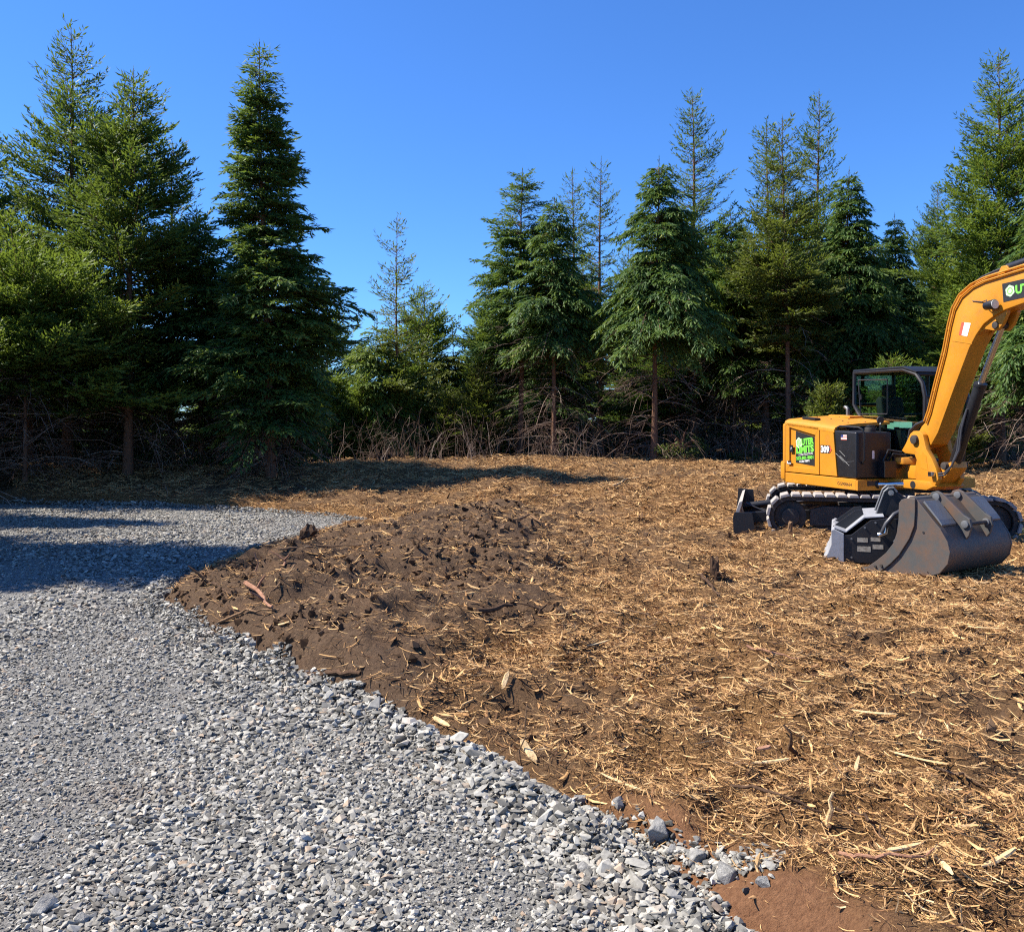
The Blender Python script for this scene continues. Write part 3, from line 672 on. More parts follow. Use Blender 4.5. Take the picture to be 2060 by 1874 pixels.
# dry brush between the trunks
rg = np.random.default_rng(44); n = 2500
bu = rg.uniform(-150, 2150, n); bd = rg.uniform(23.3, 28.5, n); bx = (bu - 1030) / FPX * bd
left = bu < 560; bd = np.where(left, rg.uniform(20.6, 26.5, n), bd); bx = (bu - 1030) / FPX * bd
dn = fbm(bx * .9, bd * .9, 3, 66); ok = dn > np.where(left, .50, .40); bx, bd, bu = bx[ok], bd[ok], bu[ok]; n = len(bx)
h = rg.uniform(.35, 1.55, n) * np.where((bu > 600) & (bu < 1250), 1.0, .8); s5 = np.linspace(0, 1, 5)
dr = nrm(np.stack([rg.normal(size=n), rg.normal(size=n), 0 * h], 1)); ln = rg.uniform(.05, .75, n)
P = np.stack([bx, bd, ground_z(bx, bd) - .05], 1)[:, None] + dr[:, None] * ((h * ln)[:, None] * s5 ** 1.5)[..., None]
P[:, :, 2] += h[:, None] * (s5 - .35 * ln[:, None] * s5 ** 3); P[:, 1:] += rg.normal(0, .025, (n, 4, 3))
V1, F1 = tubes_np(P, np.linspace(1, .35, 5)[None] * rg.uniform(.004, .009, n)[:, None], 3)
ii = np.repeat(np.arange(n), 3); S0 = P[ii, rg.integers(1, 5, len(ii))]
sv = nrm(rg.normal(size=(len(ii), 3)) + np.array([0, 0, .5])); sl = rg.uniform(.1, .45, len(ii)); s3 = np.linspace(0, 1, 3)
P2 = S0[:, None] + sv[:, None] * (sl[:, None] * s3)[..., None]; P2[:, 1:] += rg.normal(0, .02, (len(ii), 2, 3))
V2, F2 = tubes_np(P2, np.linspace(1, .5, 3)[None] * .0032 * np.ones((len(ii), 1)), 3)
bm_ = np_mesh('dry_brush', np.concatenate([V1, V2]), np.concatenate([F1, F2 + len(V1)])); bm_.materials.append(TWIG)
tag(link('dry_brush', bm_), 'tangled dry grey-brown brush along the foot of the tree line', 'brush', kind='stuff')
# ================================================================ excavator
YEL = surf('yellow_paint', (.56, .228, .016), .42, dirt=(.20, .105, .04), dirt_amt=.42, scale=3.4, spec=.45)
BLK = surf('black_paint', (.011, .011, .013), .42, dirt=(.04, .033, .027), dirt_amt=.35, scale=3)
DRK = surf('dirty_dark_steel', (.028, .025, .023), .7, dirt=(.11, .075, .05), dirt_amt=.7, scale=4)
PAD = surf('dusty_rubber', (.36, .335, .31), .85, dirt=(.16, .12, .085), dirt_amt=.6, scale=7, spec=.2)
STL = surf('worn_grey_steel', (.17, .175, .18), .5, .4, dirt=(.10, .075, .055), dirt_amt=.5, scale=5)
GAL = surf('pale_grey_steel', (.33, .34, .36), .5, .1, dirt=(.16, .13, .10), dirt_amt=.5, scale=5)
CHR = surf('chrome_rod', (.62, .63, .65), .18, 1.0, scale=6)
BCK = surf('rusty_bucket_steel', (.075, .074, .07), .6, .1, dirt=(.17, .08, .036), dirt_amt=.8, scale=2.1)
HOS = surf('hose_rubber', (.045, .045, .05), .4, scale=5)
WHT = surf('white_sticker', (.75, .74, .72), .6, scale=6)
GRN = surf('green_print', (.19, .72, .07), .5, scale=4)
PGR = surf('pale_green_print', (.52, .80, .44), .5, scale=4)
RED = surf('red_print', (.62, .10, .05), .5, scale=4)
NVY = surf('navy_print', (.03, .04, .16), .5, scale=4)
SEA = surf('seat_cloth', (.02, .02, .022), .8, scale=8)
TEA = surf('pale_teal', (.42, .66, .60), .5, scale=4)
DCL = surf('decal_and_hole_black', (.018, .018, .02), .5, scale=4)
INK = surf('dark_ink', (.05, .03, .015), .6, scale=4)
GLS = bpy.data.materials.new('cab_glass'); GLS.use_nodes = True
_n = GLS.node_tree; _n.nodes.clear(); _o = nd(_n, 'ShaderNodeOutputMaterial'); _t = nd(_n, 'ShaderNodeBsdfTransparent'); _t.inputs[0].default_value = (.74, .86, .81, 1)
_gl = nd(_n, 'ShaderNodeBsdfGlossy'); _gl.inputs['Roughness'].default_value = .02; _lw = nd(_n, 'ShaderNodeLayerWeight'); _pw = nd(_n, 'ShaderNodeMath', operation='POWER'); _pw.inputs[1].default_value = 4.0; _n.links.new(_lw.outputs['Facing'], _pw.inputs[0]); _f = nd(_n, 'ShaderNodeMath', operation='MULTIPLY_ADD'); _f.inputs[1].default_value = .7; _f.inputs[2].default_value = .09; _n.links.new(_pw.outputs[0], _f.inputs[0])
_mx = nd(_n, 'ShaderNodeMixShader'); _n.links.new(_f.outputs[0], _mx.inputs[0]); _n.links.new(_t.outputs[0], _mx.inputs[1]); _n.links.new(_gl.outputs[0], _mx.inputs[2]); _n.links.new(_mx.outputs[0], _o.inputs[0])

def text_mesh(body, size, bold=.0, align='LEFT', shear=0.0):
    cu = bpy.data.curves.new('lettering', 'FONT'); cu.body = body; cu.size = size; cu.offset = bold; cu.align_x = align; cu.shear = shear
    cu.extrude = .0006; cu.resolution_u = 3
    o = bpy.data.objects.new('lettering', cu); C.objects.link(o); bpy.context.view_layer.update()
    me = bpy.data.meshes.new_from_object(o.evaluated_get(bpy.context.evaluated_depsgraph_get()))
    bpy.data.objects.remove(o); me.name = 'lettering'; me.materials.clear(); return me
def side_text(body, size, X, Z, Y, mat, parent, rot=0, bold=0, width=None, shear=0.0):
    me = text_mesh(body, size, bold, shear=shear)
    xs = [v.co.x for v in me.vertices]; w = max(xs) - min(xs)
    sx = (width / w) if width else 1.0
    me.transform(Matrix.Diagonal((sx, 1, 1, 1)))
    o = link('lettering', me, parent, mat)
    o.matrix_local = Matrix.Translation((X, Y, Z)) @ Matrix.Rotation(R(90), 4, 'X') @ Matrix.Rotation(R(rot), 4, 'Z'); return o
def disc(mb, X, Z, Y, r0, r1=0., n=24, dep=.002, teeth=0):
    out = [(X + (r0 * (1.12 if teeth and (k // 2) % 2 else 1)) * math.cos(2 * math.pi * k / n), Z + (r0 * (1.12 if teeth and (k // 2) % 2 else 1)) * math.sin(2 * math.pi * k / n)) for k in range(n)]
    if not r1: return mb.prism(out, Y, Y + dep)
    inn = [(X + r1 * math.cos(2 * math.pi * k / n), Z + r1 * math.sin(2 * math.pi * k / n)) for k in range(n)]
    for k in range(n):
        j = (k + 1) % n; mb.prism([out[k], out[j], inn[j], inn[k]], Y, Y + dep)
    return mb

EX = empty('excavator', (5.407, 13.21, .045), R(15.33 - 90))
tag(EX, 'yellow tracked excavator with black cab standing on the wood chips', 'excavator')
MT = Matrix.Rotation(R(74.45 - 15.33), 4, 'Z')          # undercarriage turned against the house
# ---- undercarriage
def track(side):
    g = .97 * side; hw = .225
    ring_o, ring_i = [], []
    for k in range(13):
        a = math.pi / 2 + math.pi * k / 12
        ring_o.append((-1.28 + .275 * math.cos(a), .32 + .275 * math.sin(a))); ring_i.append((-1.28 + .225 * math.cos(a), .32 + .225 * math.sin(a)))
    for k in range(13):
        a = -math.pi / 2 + math.pi * k / 12
        ring_o.append((1.28 + .275 * math.cos(a), .32 + .275 * math.sin(a))); ring_i.append((1.28 + .225 * math.cos(a), .32 + .225 * math.sin(a)))
    mb = MB(); n = len(ring_o)
    for k in range(n):
        j = (k + 1) % n; mb.prism([ring_o[k], ring_o[j], ring_i[j], ring_i[k]], g - .17, g + .17, M=MT)
    belt = mb.build('track_belt', DRK, EX)
    pm = MB(); pm.prism([(-.068, 0), (.068, 0), (.052, .042), (-.052, .042)], -hw, hw)
    pme = pm.mesh('track_pad', .008); pme.materials.append(PAD)
    per = 4 * 1.28 + 2 * math.pi * .28; N = 46
    for k in range(N):
        s = per * (k + .5) / N
        if s < 2.56: x, z, an = -1.28 + s, .32 + .28, 0
        elif s < 2.56 + math.pi * .28:
            a = math.pi / 2 - (s - 2.56) / .28; x, z, an = 1.28 + .28 * math.cos(a), .32 + .28 * math.sin(a), a - math.pi / 2
        elif s < 5.12 + math.pi * .28: x, z, an = 1.28 - (s - 2.56 - math.pi * .28), .32 - .28, math.pi
        else:
            a = -math.pi / 2 - (s - 5.12 - math.pi * .28) / .28; x, z, an = -1.28 + .28 * math.cos(a), .32 + .28 * math.sin(a), a - math.pi / 2
        o = link('track_pad', pme, belt); o.matrix_local = MT @ Matrix.Translation((x, g, z)) @ Matrix.Rotation(-an, 4, 'Y')
    fr = MB(); fr.prism([(-1.02, .20), (1.05, .20), (1.05, .42), (.9, .47), (-.85, .47), (-1.02, .42)], g - .13, g + .13, M=MT)
    fr.prism([(-.95, .12), (.95, .12), (.95, .2), (-.95, .2)], g - .09, g + .09, M=MT)
    f = fr.build('track_frame', DRK, EX, .012)
    for xx in (-.78, -.4, 0, .4, .78):
        MB().tube([(xx, g - .12, .115), (xx, g + .12, .115)], .075, 14, M=MT).build('roller', DRK, f, smooth=True)
    for k in (-.25, .2):
        MB().box((k, g - .1335, .29), (k + .045, g - .1315, .35), M=MT).build('label_plate', WHT, f)
    for nm, xx in (('sprocket', -1.28), ('idler', 1.28)):
        w = MB(); w.tube([(xx, g - .10, .32), (xx, g + .10, .32)], .215, 26, M=MT); w.tube([(xx, g - .16, .32), (xx, g + .16, .32)], .12, 18, M=MT)
        w.build(nm, DRK, EX, .01, True)
for s_ in (-1, 1): track(s_)
c = MB(); c.prism([(-.55, .28), (.55, .28), (.62, .5), (-.62, .5)], -.86, .86, M=MT); c.tube([(0, 0, .48), (0, 0, .70)], .48, 28, M=MT)
c.build('carbody', DRK, EX, .012)
# blade
pf = [(-1.93, .52), (-1.97, .50), (-2.02, .36), (-2.02, .22), (-1.98, .10), (-1.90, .0), (-1.86, .02), (-1.94, .12), (-1.975, .24), (-1.975, .36), (-1.94, .46)]
b = MB(); b.prism(pf, -1.10, 1.10, M=MT); bl = b.build('dozer_blade', PAD, EX)
for yy in (-1.12, 1.095):
    e = MB(); e.prism([(-1.80, .36 if yy < 0 else .52), (-2.04, .36 if yy < 0 else .54), (-2.06, .28), (-2.05, .02), (-1.86, -.02), (-1.76, .14)], yy, yy + .025, M=MT); e.build('end_plate', BLK, bl, .006)
for yy in (-.45, .45):
    e = MB(); e.prism([(-1.93, .14), (-1.93, .30), (-1.0, .36), (-.55, .42), (-.55, .30), (-1.1, .2)], yy - .06, yy + .06, M=MT); e.build('blade_arm', BLK, bl, .01)
MB().tube([(-1.94, 0, .34), (-1.2, 0, .46), (-.5, 0, .46)], .055, 12, M=MT).build('blade_cylinder', BLK, bl, smooth=True)
h = MB()
for yy in (-.12, .1): h.tube([(-1.9, yy, .40), (-1.6, yy, .28), (-1.3, yy, .42), (-.8, yy, .5)], .014, 6, M=MT)
h.build('blade_hose', HOS, bl, smooth=True)
# ---- house
sk_ = MB(); plan = [(.75, -.95), (-.975, -.95), (-.975, .95), (.75, .95)]
sk_.prism(plan, .70, .852, 'z'); SKT = sk_.build('frame_skirt', YEL, EX, .012)
MB().box((.752, -.95, .70), (.79, .98, .84)).build('front_skirt', YEL, EX, .006)
MB().box((.791, -.80, .76), (.794, -.62, .83)).build('label_plate', DCL, SKT)
cw = [(-.985, -.95), (-1.06, -.935), (-1.16, -.87), (-1.26, -.70), (-1.33, -.36), (-1.35, 0), (-1.33, .36), (-1.26, .70), (-1.16, .87), (-1.06, .935), (-.985, .95)]
q = MB(); q.prism(cw, .71, 1.61, 'z'); CWT = q.build('counterweight', YEL, EX, .035, True, 3)
q = MB(); q.prism([(x - .05 * (1 if x < -1.0 else 0), y_ * 1.01) for x, y_ in cw], .74, 1.02, 'z'); q.build('lower_bulge', YEL, CWT, .03, True)
# engine cover door with a sunken field
P_ = dict(a=(-.965, .868), b=(-.09, .868), c=(-.09, 1.553), d=(-.965, 1.618))
q = MB(); q.prism([P_['a'], P_['b'], P_['c'], P_['d']], -.925, -.70); DOOR = q.build('engine_door', YEL, EX)
I_ = dict(a=(-.86, .95), b=(-.185, .95), c=(-.185, 1.44), d=(-.86, 1.55))
q = MB(); ks = 'abcd'
for k in range(4):
    i, j = ks[k], ks[(k + 1) % 4]; q.prism([P_[i], P_[j], I_[j], I_[i]], -.952, -.926)
q.build('door_rim', YEL, DOOR, .005)
q = MB(); q.prism([(-.074, .868), (.33, .868), (.242, 1.522), (-.074, 1.552)], -.95, -.70); SP = q.build('side_panel', YEL, EX, .006)
# hood
X_ = [-.985, -.62, -.08, .27]; z1 = [1.622, 1.600, 1.556, 1.524]; ys = [(-.952, 0), (-.935, .03), (-.88, .055), (-.55, .088), (-.03, .115), (.93, .10)]
def hood_piece(xs, zs, yz):
    v = []; f = []; m6 = len(yz); nx = len(xs)
    for X, z0 in zip(xs, zs): v += [(X, y_, z0 + dz) for y_, dz in yz]
    for i in range(nx - 1):
        for j in range(m6 - 1): f.append((i*m6+j, (i+1)*m6+j, (i+1)*m6+j+1, i*m6+j+1))
    nb0 = len(v); v += [(p[0], p[1], p[2] - .04) for p in v]; f += [tuple(t + nb0 for t in g[::-1]) for g in f]; l = (nx - 1) * m6
    for j in range(m6 - 1): f += [(j, j+1, j+1+nb0, j+nb0), (l+j+1, l+j, l+j+nb0, l+j+1+nb0)]
    for i in range(nx - 1): f += [(i*m6, i*m6+nb0, (i+1)*m6+nb0, (i+1)*m6), (i*m6+m6-1, (i+1)*m6+m6-1, (i+1)*m6+m6-1+nb0, i*m6+m6-1+nb0)]
    return v, f
q = MB(); q.add(*hood_piece(X_, z1, ys[:5])); HOOD = q.build('engine_hood', YEL, EX, 0, True)
q = MB(); q.add(*hood_piece([-.985, -.66], [1.622, 1.602], [(-.026, .115), (.93, .10)])); q.build('rear_cover', YEL, EX)
q = MB(); q.prism([(-.95, .87), (.26, .87), (.26, 1.47), (-.95, 1.56)], -.69, -.04); q.prism([(-.95, .87), (-.68, .87), (-.68, 1.62), (-.95, 1.64)], -.035, .9); q.prism([(-.675, .87), (.10, .87), (-.02, 1.24), (-.45, 1.60), (-.675, 1.62)], -.03, .9); q.build('engine_bay', BLK, EX)
MB().box((-.2, .2, 1.0), (.2, .55, 1.305)).build('seat_base', BLK, EX)
MB().prism([(-.75, 1.675), (-.42, 1.655), (-.42, 1.69), (-.75, 1.71)], -.80, -.70).build('hood_vent', BLK, HOOD, .006)
q = MB(); q.prism([(-.9, 1.705), (-.35, 1.68), (-.35, 1.72), (-.88, 1.745)], -.25, .0); q.build('hood_bulge', YEL, HOOD, .015, True)
bmesh_b = MB().tube([(0, 0, 0), (0, 0, .012)], .011, 8).mesh('bolt'); bmesh_b.materials.append(DRK)
for bx_, by_ in ((-.8, -.5), (-.45, -.5), (-.1, -.55), (.1, -.6), (.15, -.35), (-.3, -.3), (-.6, -.25)):
    o = link('bolt', bmesh_b, HOOD); i_ = np.interp(bx_, X_, z1); o.location = (bx_, by_, i_ + np.interp(by_, [a for a, _ in ys], [d for _, d in ys]) - .004)
MB().tube([(-.74, 0, 1.70), (-.74, 0, 1.80), (-.745, 0, 1.835), (-.78, 0, 1.86), (-.81, 0, 1.862)], .026, 12, False).build('exhaust_pipe', STL, EX, smooth=True)
# black side box
q = MB(); q.prism([(.345, .862), (.748, .862), (.748, 1.495), (.262, 1.515)], -.946, -.38); BOX = q.build('side_box', BLK, EX, .022, True, 3)
MB().tube([(.62, -.62, 1.49), (.62, -.62, 1.56)], .075, 18).build('filler_neck', DRK, BOX, .008, True)
MB().tube([(.62, -.62, 1.56), (.62, -.62, 1.59)], .06, 18).build('filler_cap', BLK, BOX, .006, True)
MB().tube([(.70, -.52, 1.49), (.70, -.52, 1.60), (.68, -.5, 1.64)], .012, 8).build('mirror_stalk', BLK, BOX)
MB().tube([(.66, -.50, 1.66), (.69, -.505, 1.66)], .05, 18).build('mirror', DRK, BOX, .006, True)
MB().box((.7485, -.69, 1.13), (.751, -.655, 1.24)).build('sticker', WHT, BOX)
MB().tube([(.27, -.90, 1.50), (.28, -.90, 1.555), (.33, -.90, 1.575), (.75, -.90, 1.56), (.80, -.88, 1.53), (.81, -.86, 1.46), (.81, -.86, 1.12), (.75, -.85, 1.06)], .014, 8).build('handrail', BLK, EX, smooth=True)
# scratches on the box
rs = random.Random(3)
q = MB()
for k in range(9):
    x0, z0 = rs.uniform(.42, .62), rs.uniform(.92, 1.2); an = rs.choice([1.1, 1.2, .1, 2.6]); l = rs.uniform(.08, .26)
    q.tube([(x0, -.9468, z0), (x0 + l * math.cos(an), -.9468, z0 + l * math.sin(an))], .0016, 4)
q.build('scratch', STL, BOX)
q = MB(); q.box((.42, -.9485, 1.385), (.55, -.9465, 1.455)); FLG = q.build('flag_sticker', WHT, EX)
q = MB(); q.box((.42, -.9495, 1.42), (.47, -.9487, 1.455)); q.build('flag_canton', NVY, FLG)
for k in range(4):
    zb_ = 1.386 + k * .0185; x0 = .42 if zb_ < 1.415 else .471
    MB().box((x0, -.9495, zb_), (.55, -.9487, zb_ + .008)).build('flag_stripe', RED, FLG)
# signs on the door
q = MB(); q.prism([(-.72, 1.015), (-.235, .985), (-.235, 1.415), (-.72, 1.495)], -.9285, -.926); DEC = q.build('sign_panel', DCL, EX)
yt = -.9315
q = MB(); disc(q, -.635, 1.315, yt + .0008, .075, 0, 24, .0015, 1); q.build('gear_emblem', PGR, DEC)
q = MB(); disc(q, -.635, 1.315, yt - .0012, .048, .036, 24, .0015); disc(q, -.635, 1.315, yt - .0012, .02, .012, 16, .0015); q.build('gear_ring', GRN, DEC)
side_text('UTER', .128, -.565, 1.285, yt, GRN, DEC, 6, .006, .315)
side_text('LIMITS', .135, -.70, 1.155, yt, GRN, DEC, 6, .007, .45)
side_text('CONSTRUCTION', .045, -.64, 1.118, yt, WHT, DEC, 6, 0, .36)
side_text('503-801-9001', .066, -.70, 1.055, yt, GRN, DEC, 5, .002, .44)
side_text('CCB# 198971', .045, -.62, 1.02, yt, WHT, DEC, 5, .001, .26)
q = MB(); q.box((-.85, -.955, 1.17), (-.755, -.9522, 1.28)); HND = q.build('door_latch', BLK, EX, .0)
side_text('P', .06, -.815, 1.205, -.957, WHT, HND)
q = MB(); q.box((-.925, -.955, .985), (-.80, -.9525, 1.035)); PL = q.build('label_plate', DCL, EX)
MB().box((-.915, -.957, 1.012), (-.89, -.9555, 1.03)).build('label_print', WHT, PL); MB().box((-.915, -.957, .99), (-.81, -.9555, 1.003)).build('label_print', WHT, PL)
q = MB(); q.prism([(-.055, 1.185), (.17, 1.185), (.215, 1.235), (.17, 1.30), (-.055, 1.30)], -.9525, -.9505); BDG = q.build('number_badge', DCL, EX)
q = MB(); q.prism([(.155, 1.195), (.175, 1.195), (.215, 1.24), (.175, 1.29), (.155, 1.29), (.19, 1.24)], -.955, -.953); q.build('badge_arrow', RED, BDG)
side_text('309', .125, -.045, 1.198, -.955, WHT, BDG, 0, .006, .20)
side_text('GG900664', .062, .34, .752, -.952, INK, SKT, 0, 0, .32)
# ---- cab
CP = [(-.60, 2.385), (.50, 2.375), (.76, 2.30), (.88, 2.17), (.93, 1.98), (.93, 1.70), (.84, 1.10), (.80, .92), (.14, .92), (.02, 1.33), (-.26, 1.57), (-.50, 1.76), (-.61, 1.90)]
y0, y1 = .02, .72
def ring(mb, y, r):
    p = [(a, y, b) for a, b in CP]; mb.tube(p + [p[0]], r, 8)
q = MB(); ring(q, y0, .03); ring(q, y1, .03)
for a in (0, 1, 2, 4, 6, 7, 8, 10, 12): q.tube([(CP[a][0], y0, CP[a][1]), (CP[a][0], y1, CP[a][1])], .028, 8)
CAB = q.build('cab_frame', BLK, EX, smooth=True)
q = MB(); q.prism([(-.62, 2.39), (.50, 2.385), (.77, 2.31), (.80, 2.335), (.52, 2.425), (-.60, 2.43)], y0 - .03, y1 + .03); q.build('cab_roof', BLK, EX, .014, True)
q = MB(); q.prism([(.14, .90), (.80, .90), (.82, 1.0), (.12, 1.0)], y0, y1); q.build('cab_floor', BLK, EX)
def inset(p, k=.985):
    cx = sum(a for a, _ in p) / len(p); cz = sum(b for _, b in p) / len(p); return [(cx + (a - cx) * k, cz + (b - cz) * k) for a, b in p]
for y in (y0 - .004, y1): MB().prism(inset(CP), y, y + .005).build('side_glass', GLS, CAB)
def strip(a, b, nm):
    (xa, za), (xb, zb_) = CP[a], CP[b]; q = MB()
    q.add([(xa, y0, za), (xb, y0, zb_), (xb, y1, zb_), (xa, y1, za), (xa + .005, y0, za), (xb + .005, y0, zb_), (xb + .005, y1, zb_), (xa + .005, y1, za)], [(0, 1, 2, 3), (7, 6, 5, 4), (0, 4, 5, 1), (1, 5, 6, 2), (2, 6, 7, 3), (3, 7, 4, 0)]); q.build(nm, GLS, CAB)
strip(4, 6, 'front_glass'); strip(12, 0, 'rear_glass')
q = MB(); sl = [(-.49, 2.27), (.17, 2.25), (.17, 1.75), (-.44, 1.755)]
q.tube([(a, y0 - .012, b) for a, b in sl + sl[:1]], .011, 6); q.build('window_slider', BLK, CAB)
MB().box((-.44, y0 - .02, 1.97), (-.415, y0 - .008, 2.05)).build('slider_latch', BLK, CAB)
q = MB()
q.tube([(.15, y1, 2.36), (.12, y1, .95)], .028, 8); q.tube([(-.5, y1, 1.75), (.93, y1, 1.75)], .02, 6); q.tube([(.52, y1, 2.36), (.40, y1, 1.75)], .035, 6); q.tube([(.72, y1, 2.3), (.70, y1, 1.75)], .012, 6)
q.build('door_frame', BLK, CAB)
# seat and levers
q = MB(); q.box((-.25, .16, 1.30), (.25, .60, 1.42)); SEAT = q.build('seat', SEA, EX, .04, True, 3)
q = MB(); q.prism([(-.22, 1.40), (-.10, 1.40), (-.20, 2.00), (-.27, 2.02), (-.34, 1.96)], .18, .58); q.build('backrest', SEA, SEAT, .04, True, 3)
q = MB(); q.prism([(-.33, 2.02), (-.21, 2.02), (-.23, 2.20), (-.33, 2.18)], .28, .48); q.build('headrest', SEA, SEAT, .035, True, 3)
q = MB(); q.box((-.2, .05, 1.2), (.4, .14, 1.52)); q.box((-.2, .61, 1.2), (.4, .69, 1.52)); q.build('console', BLK, EX, .02, True)
for yy in (.10, .65):
    q = MB(); q.tube([(.36, yy, 1.5), (.40, yy, 1.62), (.42, yy, 1.70)], [.014, .014, .028], 8); q.build('control_lever', BLK, EX, smooth=True)
q = MB(); q.box((.10, .06, 1.28), (.24, .075, 1.62)); q.box((.241, .06, 1.56), (.36, .075, 1.635)); q.box((.362, .06, 1.55), (.62, .075, 1.635)); q.build('pale_l_shape', TEA, CAB)  # thin pale teal boxes in an L just inside the right glass
# ---- nose, swing bracket
q = MB(); q.prism([(.74, -.48), (.74, .20), (.98, .10), (1.06, -.02), (1.06, -.28), (.98, -.40)], .74, .86, 'z'); q.prism([(.74, -.45), (.74, .15), (.96, .06), (1.04, -.04), (1.04, -.26), (.96, -.36)], 1.06, 1.15, 'z')
q.prism([(.30, .74), (.80, .74), (.80, 1.13), (.30, 1.13)], -.36, .12); q.build('boom_nose', YEL, EX, .014, True)
MB().tube([(1.0, -.15, .70), (1.0, -.15, 1.19)], .075, 18).build('swing_pin', DRK, EX, .01, True)
CK = [(.93, 1.245), (1.00, 1.33), (1.10, 1.48), (1.16, 1.515), (1.28, 1.515), (1.34, 1.47), (1.40, 1.28), (1.50, 1.16), (1.58, 1.03), (1.62, .90), (1.55, .80), (1.42, .78), (1.18, .885), (1.13, .97), (1.19, 1.03), (1.22, 1.13), (1.18, 1.20), (1.0, 1.21)]
q = MB(); q.prism(CK, -.36, -.29); q.prism(CK, -.01, .06)
q.prism([(.96, .87), (1.30, .87), (1.52, .82), (1.52, .98), (1.2, 1.05), (.96, 1.05)], -.288, -.012); q.prism([(1.02, 1.20), (1.16, 1.20), (1.16, 1.28), (1.0, 1.28)], -.288, -.012)
q.prism([(.90, .745), (1.05, .745), (1.45, .745), (1.58, .80), (1.5, .86), (.9, .86)], -.40, .10)
SB = q.build('swing_bracket', YEL, EX, .012, True)
MB().tube([(1.20, -.40, 1.40), (1.20, .10, 1.40)], .062, 20).build('boom_pin', DRK, SB, .01, True)
q = MB(); q.prism([(1.48, 1.02), (1.74, 1.13), (1.76, 1.05), (1.70, .98), (1.50, .82)], -.27, -.03); q.build('cylinder_lug', YEL, SB, .012, True)
MB().tube([(1.66, -.32, 1.07), (1.66, .02, 1.07)], .05, 16).build('cylinder_pin', DRK, SB, .008, True)
MB().tube([(.78, -.62, .78), (1.02, -.36, .80)], .03, 10).build('swing_cylinder_rod', CHR, EX, smooth=True)
MB().tube([(.30, -.88, .78), (.79, -.61, .78)], .06, 12).build('swing_cylinder', BLK, EX, smooth=True)
MB().tube([(1.27, -.40, .80), (1.27, -.401, .80)], .06, 4)
q = MB(); q.box((1.50, -.42, .93), (1.57, -.36, .99)); q.build('hose_fitting', CHR, SB, .008)
# ---- hydraulics between the box and the nose
q = MB(); q.box((.76, -.60, .88), (.90, -.42, 1.10)); q.box((.77, -.42, 1.0), (.86, -.30, 1.2)); q.tube([(.80, -.55, 1.10), (.84, -.50, 1.25), (.92, -.35, 1.22)], .018, 8); q.tube([(.80, -.48, 1.10), (.88, -.45, 1.2), (.95, -.3, 1.18)], .018, 8)
q.build('valve_block', BLK, EX, smooth=True)
MB().tube([(1.20, -.4015, .80), (1.20, -.4035, .80)], .05, 16).build('hole_shade_disc', DCL, SB)  # flat black disc: the dark inside of a hole put in as colour
q = MB(); q.prism([(1.30, 1.03), (1.44, 1.0), (1.40, 1.20), (1.33, 1.25)], -.363, -.3605); q.build('web_plate', YEL, SB)
# ---- boom
top = [(1.14, 1.47), (1.22, 1.575), (1.30, 1.64), (1.37, 1.78), (1.50, 2.16), (1.64, 2.54), (1.73, 2.88), (1.80, 3.08), (1.92, 3.23), (2.11, 3.33), (2.30, 3.375), (2.9, 3.43), (3.6, 3.40), (4.15, 3.28)]
low = [(4.22, 3.18), (4.12, 3.10), (3.5, 3.06), (2.89, 3.01), (2.62, 2.965), (2.45, 2.91), (2.29, 2.83), (2.17, 2.71), (2.06, 2.56), (1.80, 2.06), (1.52, 1.50), (1.40, 1.34), (1.28, 1.29), (1.14, 1.31)]
q = MB(); q.prism(top + low, -.28, -.02); BOOM = q.build('boom', YEL, EX, .012, True)
q = MB(); q.prism([(1.775, 2.665), (2.105, 2.60), (2.11, 2.61), (1.78, 2.677)], -.284, -.281); q.build('weld_seam', YEL, BOOM)
q = MB(); q.prism([(2.10, 2.78), (2.30, 2.93), (2.52, 2.985), (2.62, 2.97), (2.62, 2.93), (2.55, 2.80), (2.47, 2.735), (2.40, 2.74), (2.28, 2.77), (2.16, 2.70)], -.25, -.20); q.prism([(2.10, 2.78), (2.30, 2.93), (2.52, 2.985), (2.62, 2.97), (2.62, 2.93), (2.55, 2.80), (2.47, 2.735), (2.40, 2.74), (2.28, 2.77), (2.16, 2.70)], -.10, -.05)
q.build('boom_lug', YEL, BOOM, .008, True)
MB().tube([(2.45, -.27, 2.80), (2.45, -.03, 2.80)], .045, 16).build('lug_pin', DRK, BOOM, .008, True)
for k, (yy, off) in enumerate(((-.299, .012), (-.299, -.032), (-.25, .03), (-.20, .03))):
    pts = []
    for i in range(2, len(top) - 1):
        a = Vector((top[i][0], 0, top[i][1])); t = Vector((top[min(i+1, len(top)-1)][0] - top[i-1][0], 0, top[min(i+1, len(top)-1)][1] - top[i-1][1])).normalized()
        nv = Vector((-t.z, 0, t.x)); pts.append((a.x + nv.x * off, yy, a.z + nv.z * off))
    MB().tube(pts, .011, 8).build('hydraulic_pipe', YEL, BOOM, smooth=True)
for X, Z in ((1.44, 2.05), (1.60, 2.5), (1.70, 2.83), (2.6, 3.43)):
    MB().box((X - .04, -.27, Z - .015), (X + .05, -.14, Z + .02)).build('pipe_clamp', YEL, BOOM, .004)
h = MB(); 
for k in range(3):
    yy = -.245 + .04 * k; h.tube([(1.345, yy, 1.72), (1.28, yy - .01, 1.66), (1.10, yy - .02, 1.60), (.98, yy - .02, 1.52), (.92, yy, 1.38), (.95, yy, 1.24), (1.0, yy, 1.17)], .017, 8)
h.build('boom_hose', HOS, EX, smooth=True)
h = MB(); 
